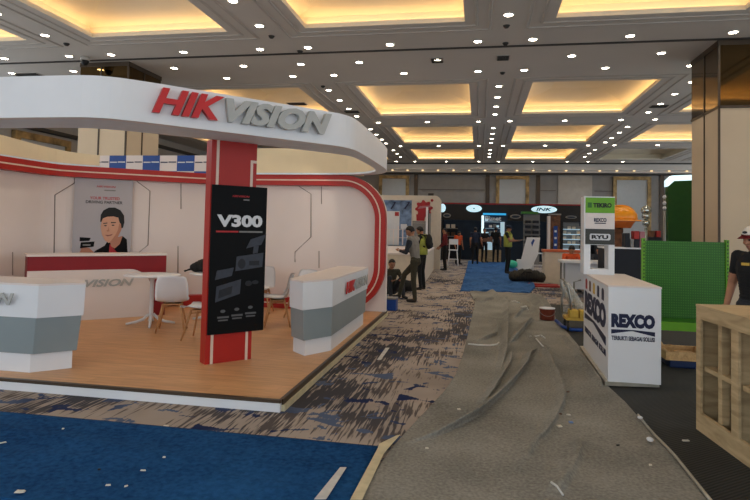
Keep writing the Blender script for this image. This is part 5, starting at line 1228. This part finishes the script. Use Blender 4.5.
    o = bpy.data.objects.new('tmp', me); COL.objects.link(o)
    m = o.modifiers.new('r', 'REMESH'); m.mode = 'VOXEL'; m.voxel_size = vox; m.adaptivity = 0
    sm_ = o.modifiers.new('s', 'SMOOTH'); sm_.factor = .5; sm_.iterations = 3
    me2 = bpy.data.meshes.new_from_object(o.evaluated_get(bpy.context.evaluated_depsgraph_get())); bpy.data.objects.remove(o); bpy.data.meshes.remove(me)
    for x in mats: me2.materials.append(x)
    eyes = [h(sx*.032, -.088, .002) for sx in (-1, 1)]; lips = h(0, -.092, -.062)
    zsole = min(J['toL'].z, J['toR'].z)
    for f_ in me2.polygons:
        c = f_.center; best = 9; bi = 0
        for a, e_, r0, r1, mi in caps:
            dd, t = seg_d(c, a, e_); v = dd-(r0+(r1-r0)*t)
            if v < best: best = v; bi = mi
        if bi == 0 and (c-H).length < .16:
            if min((c-q).length for q in eyes) < .0125: bi = MI['eye']
            elif abs((c-lips).z) < .008 and (c-lips).length < .022: bi = MI['lip']
        f_.material_index = bi; f_.use_smooth = True
    root = thing('person', label, 'person', (0, 0, 0), 0, None)
    body = mesh_obj('body', me2, root)
    if hair:
        bm = B(); ball(bm, h(0, .006, .010), (.083, .100, .108), 3, rot=HR); Hi = HR.inverted()
        kill = [v for v in bm.verts if (lambda q: (q.y < -.045 and q.z < .055) or q.z < -.06 or (abs(q.x) > .06 and q.y < .0 and q.z < .01))(Hi @ (v.co-H))]
        bmesh.ops.delete(bm, geom=kill, context='VERTS'); bmesh.ops.solidify(bm, geom=bm.faces[:], thickness=.01); obj('hair', bm, M_HAIR, root)
    if vest:
        bm = B(); secs = []
        for t, w, d in ((0, .178, .135), (.25, .172, .132), (.55, .185, .14), (.82, .195, .14), (1.0, .185, .125)):
            c = J['pelvis'].lerp(J['chest'].lerp(J['neck'], .55), t); up = (J['neck']-J['pelvis']).normalized(); fw_ = side.cross(up).normalized()
            secs.append([bm.verts.new(c+side*w*math.cos(2*PI*k/24)+fw_*d*math.sin(2*PI*k/24)) for k in range(24)])
        for A_, C2 in zip(secs, secs[1:]):
            for k in range(24): bm.faces.new((A_[k], A_[(k+1) % 24], C2[(k+1) % 24], C2[k])).smooth = True
        top_ = J['chest'].lerp(J['neck'], .95); up = (J['neck']-J['pelvis']).normalized()
        for sx in (-1, 1):   # shoulder straps
            tube(bm, [top_+side*sx*.09-fw_*.11-up*.10, top_+side*sx*.10-fw_*.03+up*.015, top_+side*sx*.10+fw_*.03+up*.015, top_+side*sx*.09+fw_*.11-up*.10], .035, 8)
        bmesh.ops.solidify(bm, geom=[f_ for f_ in bm.faces if len(f_.verts) == 4][:0] or bm.faces[:96], thickness=.008)
        vs = obj('safety_vest', bm, vest, root)
        bm = B()
        for t, w, d in ((.28, .176, .136), (.58, .190, .145)):
            c = J['pelvis'].lerp(J['chest'].lerp(J['neck'], .55), t); R0 = [c+side*w*math.cos(2*PI*k/24)+fw_*d*math.sin(2*PI*k/24) for k in range(24)]; lo = [bm.verts.new(q-up*.025) for q in R0]; hi = [bm.verts.new(q+up*.025) for q in R0]
            for k in range(24): bm.faces.new((lo[k], lo[(k+1) % 24], hi[(k+1) % 24], hi[k]))
        bmesh.ops.solidify(bm, geom=bm.faces[:], thickness=.006); obj('reflective_band', bm, M_REFL, vs)
    if cap:
        bm = B(); ball(bm, h(0, .004, .028), (.088, .104, .098), 3, rot=HR); Hi = HR.inverted(); bmesh.ops.delete(bm, geom=[v for v in bm.verts if (Hi @ (v.co-H)).z < .030], context='VERTS'); bmesh.ops.solidify(bm, geom=bm.faces[:], thickness=.006)
        cp = obj('cap_crown', bm, cap[0], root)
        bm = B(); pts = []
        for k in range(13):
            a = PI+PI*k/12; pts.append((math.cos(a)*.082, math.sin(a)*.098+.0)); 
        out = [(x*1.02, y-.075*max(0, -y/.098)**.6) for x, y in pts]
        va = [bm.verts.new(h(x, y, .040)) for x, y in pts]; vb = [bm.verts.new(h(x, y, .030-.25*abs(x)**2*4)) for x, y in out]
        for k in range(12): bm.faces.new((va[k], va[k+1], vb[k+1], vb[k]))
        bmesh.ops.solidify(bm, geom=bm.faces[:], thickness=.006); obj('cap_brim', bm, cap[1], root)
        bm = B(); R0 = [(.0895*math.cos(2*PI*k/28), .1055*math.sin(2*PI*k/28)+.004) for k in range(28)]; lo = [bm.verts.new(h(x, y, .028)) for x, y in R0]; hi = [bm.verts.new(h(x, y, .048)) for x, y in R0]
        for k in range(28): bm.faces.new((lo[k], lo[(k+1) % 28], hi[(k+1) % 28], hi[k]))
        bmesh.ops.solidify(bm, geom=bm.faces[:], thickness=.003); obj('cap_band', bm, cap[1], root)
        if len(cap) > 2:
            bm = B(); ball(bm, h(0, -.094, .078), (.026, .010, .013), 2, rot=HR); obj('cap_badge', bm, cap[2], cp)
    root.location = loc; root.rotation_euler = (0, 0, rz); root.scale = (scale, scale, scale)
    XF = pmat(root) @ Matrix.Diagonal((scale, scale, scale, 1))
    if extra: extra(root, J, XF)
    if backpack: worn_pack(J, XF)
    return root
T_BLACK = mat('cloth_black', (22, 22, 24), .9, var=.12, scale=10, bump=.2); T_GREY = mat('cloth_grey', (128, 122, 114), .9, var=.08, scale=10, bump=.2)
T_CHAR = mat('cloth_charcoal', (44, 46, 52), .9, var=.1, scale=10, bump=.2); T_BROWN = mat('cloth_brown', (64, 48, 34), .9, var=.12, scale=10, bump=.2)
T_MAROON = mat('cloth_maroon', (100, 26, 30), .9, var=.1, scale=10, bump=.2); T_OR = mat('cloth_orange', (206, 84, 42), .9, var=.1, scale=10, bump=.2)
T_NAVY = mat('cloth_navy', (34, 42, 62), .9, var=.1, scale=10, bump=.2); T_OLIVE = mat('cloth_olive', (58, 54, 40), .9, var=.12, scale=10, bump=.2); T_SHOE = mat('shoe_dark', (30, 26, 24), .6, var=.1)
def G(px, py): return onz(px, py)
# man in the cap, right edge
def hold(root, J, XF):
    bm = B(); c = J['wrR']+V((0.02, -.05, -.11)); box(bm, c.x-.035, c.x+.035, c.y-.008, c.y+.008, c.z-.05, c.z+.05, 0, .004); own('phone', bm, M_BLACK, XF, 'dark phone in the hand of the person in the red-brimmed cap', 'phone')
    bm = B(); c = J['chest']; box(bm, -.05, .02, c.y-.142, c.y-.128, c.z+.06, c.z+.085); bmesh.ops.transform(bm, matrix=XF, verts=bm.verts); obj('shirt_print', bm, M_YELLOW, root)
person('person in a black t-shirt and white and dark red cap behind the plywood shelf', (2.63, 6.12, .009), -.95, (M_SKIN, T_BLACK, T_CHAR, T_SHOE), dict(elR=(-.25, .03, 1.12), wrR=(-.235, -.08, .92), elL=(.25, .03, 1.12), wrL=(.16, -.16, .98), head=(0, -.045, 1.57)), 1.0, .0072, 'short', (.22, 0, -.1), True, None, (M_CAPW, M_CAPR, M_BLACK), fat=1.12, extra=hold)
# two men standing beside the booth end
a = G(413, 302)
person('person in a grey sweatshirt with dark sleeves, one leg forward, looking down at the hands', (a.x+.03, a.y, 0), -PI/2-.35, (M_SKIN, T_GREY, T_OLIVE, T_SHOE, T_CHAR), dict(pelvis=(0, .02, .86), chest=(0, -.04, 1.18), neck=(0, -.07, 1.36), head=(0, -.13, 1.485), shL=(.175, -.05, 1.32), shR=(-.175, -.05, 1.32), elL=(.23, -.10, 1.04), wrL=(.12, -.30, 1.06), elR=(-.22, -.12, 1.04), wrR=(-.09, -.31, 1.07), hiL=(.088, .02, .84), knL=(.10, .02, .46), anL=(.10, .06, .085), toL=(.11, -.10, .035), hiR=(-.088, .0, .84), knR=(-.11, -.30, .56), anR=(-.12, -.42, .12), toR=(-.13, -.57, .06)), 1.04, .0095, 'long', (.5, 0, .2))
a = G(419, 290)
person('person in a yellow safety vest with a black backpack beside the one in grey', (a.x+.06, a.y, 0), -1.9, (M_SKIN, T_BLACK, T_BLACK, T_SHOE), dict(head=(0, -.07, 1.555), elL=(.22, -.05, 1.10), wrL=(.13, -.27, 1.06), elR=(-.22, -.05, 1.10), wrR=(-.13, -.27, 1.06)), 1.0, .010, 'long', (.35, 0, 0), True, M_VEST, None, True)
# seated on the floor behind the booth end
p = ony(391, 290, 13.4)
person('person in dark clothes sitting on the floor behind the booth end, knees drawn up', (p.x-.03, 13.4, 0), .5, (M_SKIN, T_OLIVE, T_CHAR, T_SHOE), dict(pelvis=(0, .05, .13), chest=(0, -.02, .47), neck=(0, -.06, .64), head=(0, -.12, .77), shL=(.18, -.05, .59), shR=(-.18, -.05, .59), elL=(.26, -.2, .38), wrL=(.14, -.40, .40), elR=(-.26, -.2, .38), wrR=(-.14, -.40, .40), hiL=(.09, -.02, .13), knL=(.15, -.40, .47), anL=(.15, -.50, .09), toL=(.17, -.66, .04), hiR=(-.09, -.02, .13), knR=(-.15, -.40, .47), anR=(-.15, -.50, .09), toR=(-.17, -.66, .04)), 1.0, .010, 'long', (.3, 0, 0))
p = ony(404, 290, 14.3); bm = B()
for k in range(6): ball(bm, (p.x-.15+.06*k, 14.3, .17), (.12, .15, .16+.02*math.sin(k)), 2)
tag(obj('backpack', bm, M_BAG), 'dark backpack on the floor behind the person in grey', 'bag')
p = G(389, 311); bm = B(); box(bm, p.x-.10, p.x+.13, p.y+.02, p.y+.28, .001, .22, 0, .015); r = tag(obj('cool_box', bm, M_BLUE), 'small dark blue box on the carpet at the end of the booth wall', 'box')
bm = B(); box(bm, p.x-.11, p.x+.14, p.y+.01, p.y+.29, .221, .25, 0, .008); obj('lid', bm, M_PMID, r)
# farther people
a = G(444.5, 270.5); person('person in a maroon jacket standing in profile at the corner of the white booth', (a.x, a.y, 0), -1.3, (M_SKIN, T_MAROON, T_BLACK, T_SHOE), dict(elL=(.22, -.02, 1.10), wrL=(.17, -.20, .93), elR=(-.22, -.02, 1.10), wrR=(-.17, -.20, .93)), .98, .013, 'long', (.1, 0, 0))
a = G(458, 264.5); person('person in an orange shirt behind the white stool with a back', (a.x, a.y, 0), .6, (M_SKIN, T_OR, T_BLACK, T_SHOE), dict(head=(0, -.07, 1.53)), .93, .014, 'short', (.4, 0, 0))
a = G(475, 265.5); person('person in dark navy seen from behind, walking on the blue tarpaulin', (a.x, a.y, 0.05), PI, (M_SKIN, T_NAVY, T_BLACK, T_SHOE), dict(elR=(-.26, .0, 1.12), wrR=(-.30, -.12, .92), anL=(.11, .14, .10), knL=(.10, .0, .49), knR=(-.10, -.08, .50), anR=(-.105, -.08, .085), toR=(-.12, -.24, .04), toL=(.12, -.02, .035)), 1.0, .014, 'short')
a = G(484, 263.5); person('person in black holding a brown panel before the long black booth', (a.x, a.y, .05), .4, (M_SKIN, T_BLACK, T_BLACK, T_SHOE), dict(elL=(.2, -.08, 1.12), wrL=(.12, -.28, 1.10), elR=(-.2, -.08, 1.12), wrR=(-.12, -.28, 1.10)), .98, .014, 'short', (.2, 0, 0), extra=lambda root, J, XF: own('held_panel', (lambda b_: (box(b_, -.24, .26, -.42, -.38, 1.02, 1.2), b_)[1])(B()), M_BROWN, XF, 'brown panel carried by a person in black before the black booth', 'panel'))
a = G(495.5, 263.5); person('person in black seen from behind in front of the cyan-lit display', (a.x, a.y, .05), PI-.2, (M_SKIN, T_BLACK, T_BLACK, T_SHOE), dict(elL=(.25, -.02, 1.12), wrL=(.24, -.2, 1.0)), 1.02, .014, 'short')
def tablet(root, J, XF):
    bm = B(); q = J['wrL']+V((-.12, -.13, .02)); box(bm, q.x-.14, q.x+.14, q.y-.08, q.y+.1, q.z-.005, q.z+.01); own('tablet', bm, M_PMID, XF, 'tablet held out by the person in the yellow vest and cap', 'tablet')
a = G(507.5, 275); person('person in a yellow vest and dark cap holding a tablet on the blue tarpaulin', (a.x, a.y, .05), PI/2-.35, (M_SKIN, T_BLACK, T_BLACK, T_SHOE), dict(elL=(.20, -.14, 1.14), wrL=(.12, -.36, 1.16), elR=(-.20, -.14, 1.14), wrR=(-.12, -.36, 1.16)), 1.04, .012, 'short', (.25, 0, 0), True, M_VEST, (T_NAVY, T_NAVY), False, extra=tablet)
# people seated behind the white table
SIT = dict(pelvis=(0, .05, .50), chest=(0, -.02, .83), neck=(0, -.07, 1.0), head=(0, -.13, 1.13), shL=(.18, -.05, .96), shR=(-.18, -.05, .96), elL=(.24, -.2, .76), wrL=(.14, -.42, .78), elR=(-.24, -.2, .76), wrR=(-.14, -.42, .78), hiL=(.09, .0, .48), knL=(.12, -.42, .50), anL=(.12, -.42, .085), toL=(.13, -.58, .035), hiR=(-.09, .0, .48), knR=(-.12, -.42, .50), anR=(-.12, -.42, .085), toR=(-.13, -.58, .035))
def stool_under(p, rz, lab):
    r = thing('plain_stool', lab, 'stool', (p.x, p.y+.06, 0), 0, 'stools at the white table'); bm = B(); lathe(bm, [(0, .34), (.17, .34), (.18, .36), (.17, .385), (0, .385)], (p.x, p.y+.06, 0), 20); obj('seat', bm, M_BLACK, r)
    for k in range(4): a = PI/4+PI/2*k; bm = B(); tube(bm, [(p.x+.1*math.cos(a), p.y+.06+.1*math.sin(a), .339), (p.x+.16*math.cos(a), p.y+.06+.16*math.sin(a), 0)], .012, 6); obj('leg', bm, M_STEEL, r)
for px, lab, c, hr in ((570.5, 'person with black hair bent over the white table, left of the sign tower', T_OR, (.7, 0, .3)), (598, 'person in dark clothes at the white table, seen between the sign tower legs', T_CHAR, (.5, 0, -.2))):
    p = ony(px, 255, YW2+1.05); p.z = 0; person(lab, (p.x, p.y, 0), .1, (M_SKIN, c, T_BLACK, T_SHOE), SIT, 1.0, .011, 'long', hr); stool_under(p, 0, 'black round stool under the '+('person left of' if px < 580 else 'person behind')+' the sign tower')

# ================================================================ light
W = bpy.data.worlds.new('world'); S.world = W; W.use_nodes = True
bg = W.node_tree.nodes['Background']; bg.inputs['Color'].default_value = (.83, .92, 1.0, 1); bg.inputs['Strength'].default_value = WORLD
for k, (x, y) in enumerate(LAMPS):
    ld = bpy.data.lights.new('downlight_beam', 'SPOT'); ld.energy = SPOT*(1.5 if y > 20 else 1); ld.color = (.84, .93, 1) if y > 20 else (1, .93, .82); ld.spot_size = math.radians(105); ld.spot_blend = .6; ld.shadow_soft_size = .06
    lo = bpy.data.objects.new('downlight_beam', ld); COL.objects.link(lo); lo.location = (x, y, HC-.03)
# small track spots on the canopy lining lighting the booth walls
for x, y, tx, ty in ((-2.35, 7.3, -2.6, 10.2), (-3.4, 6.2, -4.3, 10.2), (-4.6, 5.4, -5.6, 9.6), (-5.6, 5.6, -7.0, 8.2), (-2.2, 9.2, -3.8, 9.9)):
    ld = bpy.data.lights.new('booth_spot', 'SPOT'); ld.energy = BSPOT; ld.color = (1, .88, .72); ld.spot_size = math.radians(80); ld.spot_blend = .35; ld.shadow_soft_size = .04
    lo = bpy.data.objects.new('booth_spot', ld); COL.objects.link(lo); lo.location = (x, y, 2.75); lo.rotation_euler = (V((tx, ty, 1.5))-V((x, y, 2.75))).to_track_quat('-Z', 'Y').to_euler()
S.view_settings.view_transform = 'Standard'; S.view_settings.look = 'None'; S.view_settings.exposure = EXPO; S.view_settings.gamma = 1; S.view_settings.use_curve_mapping = False
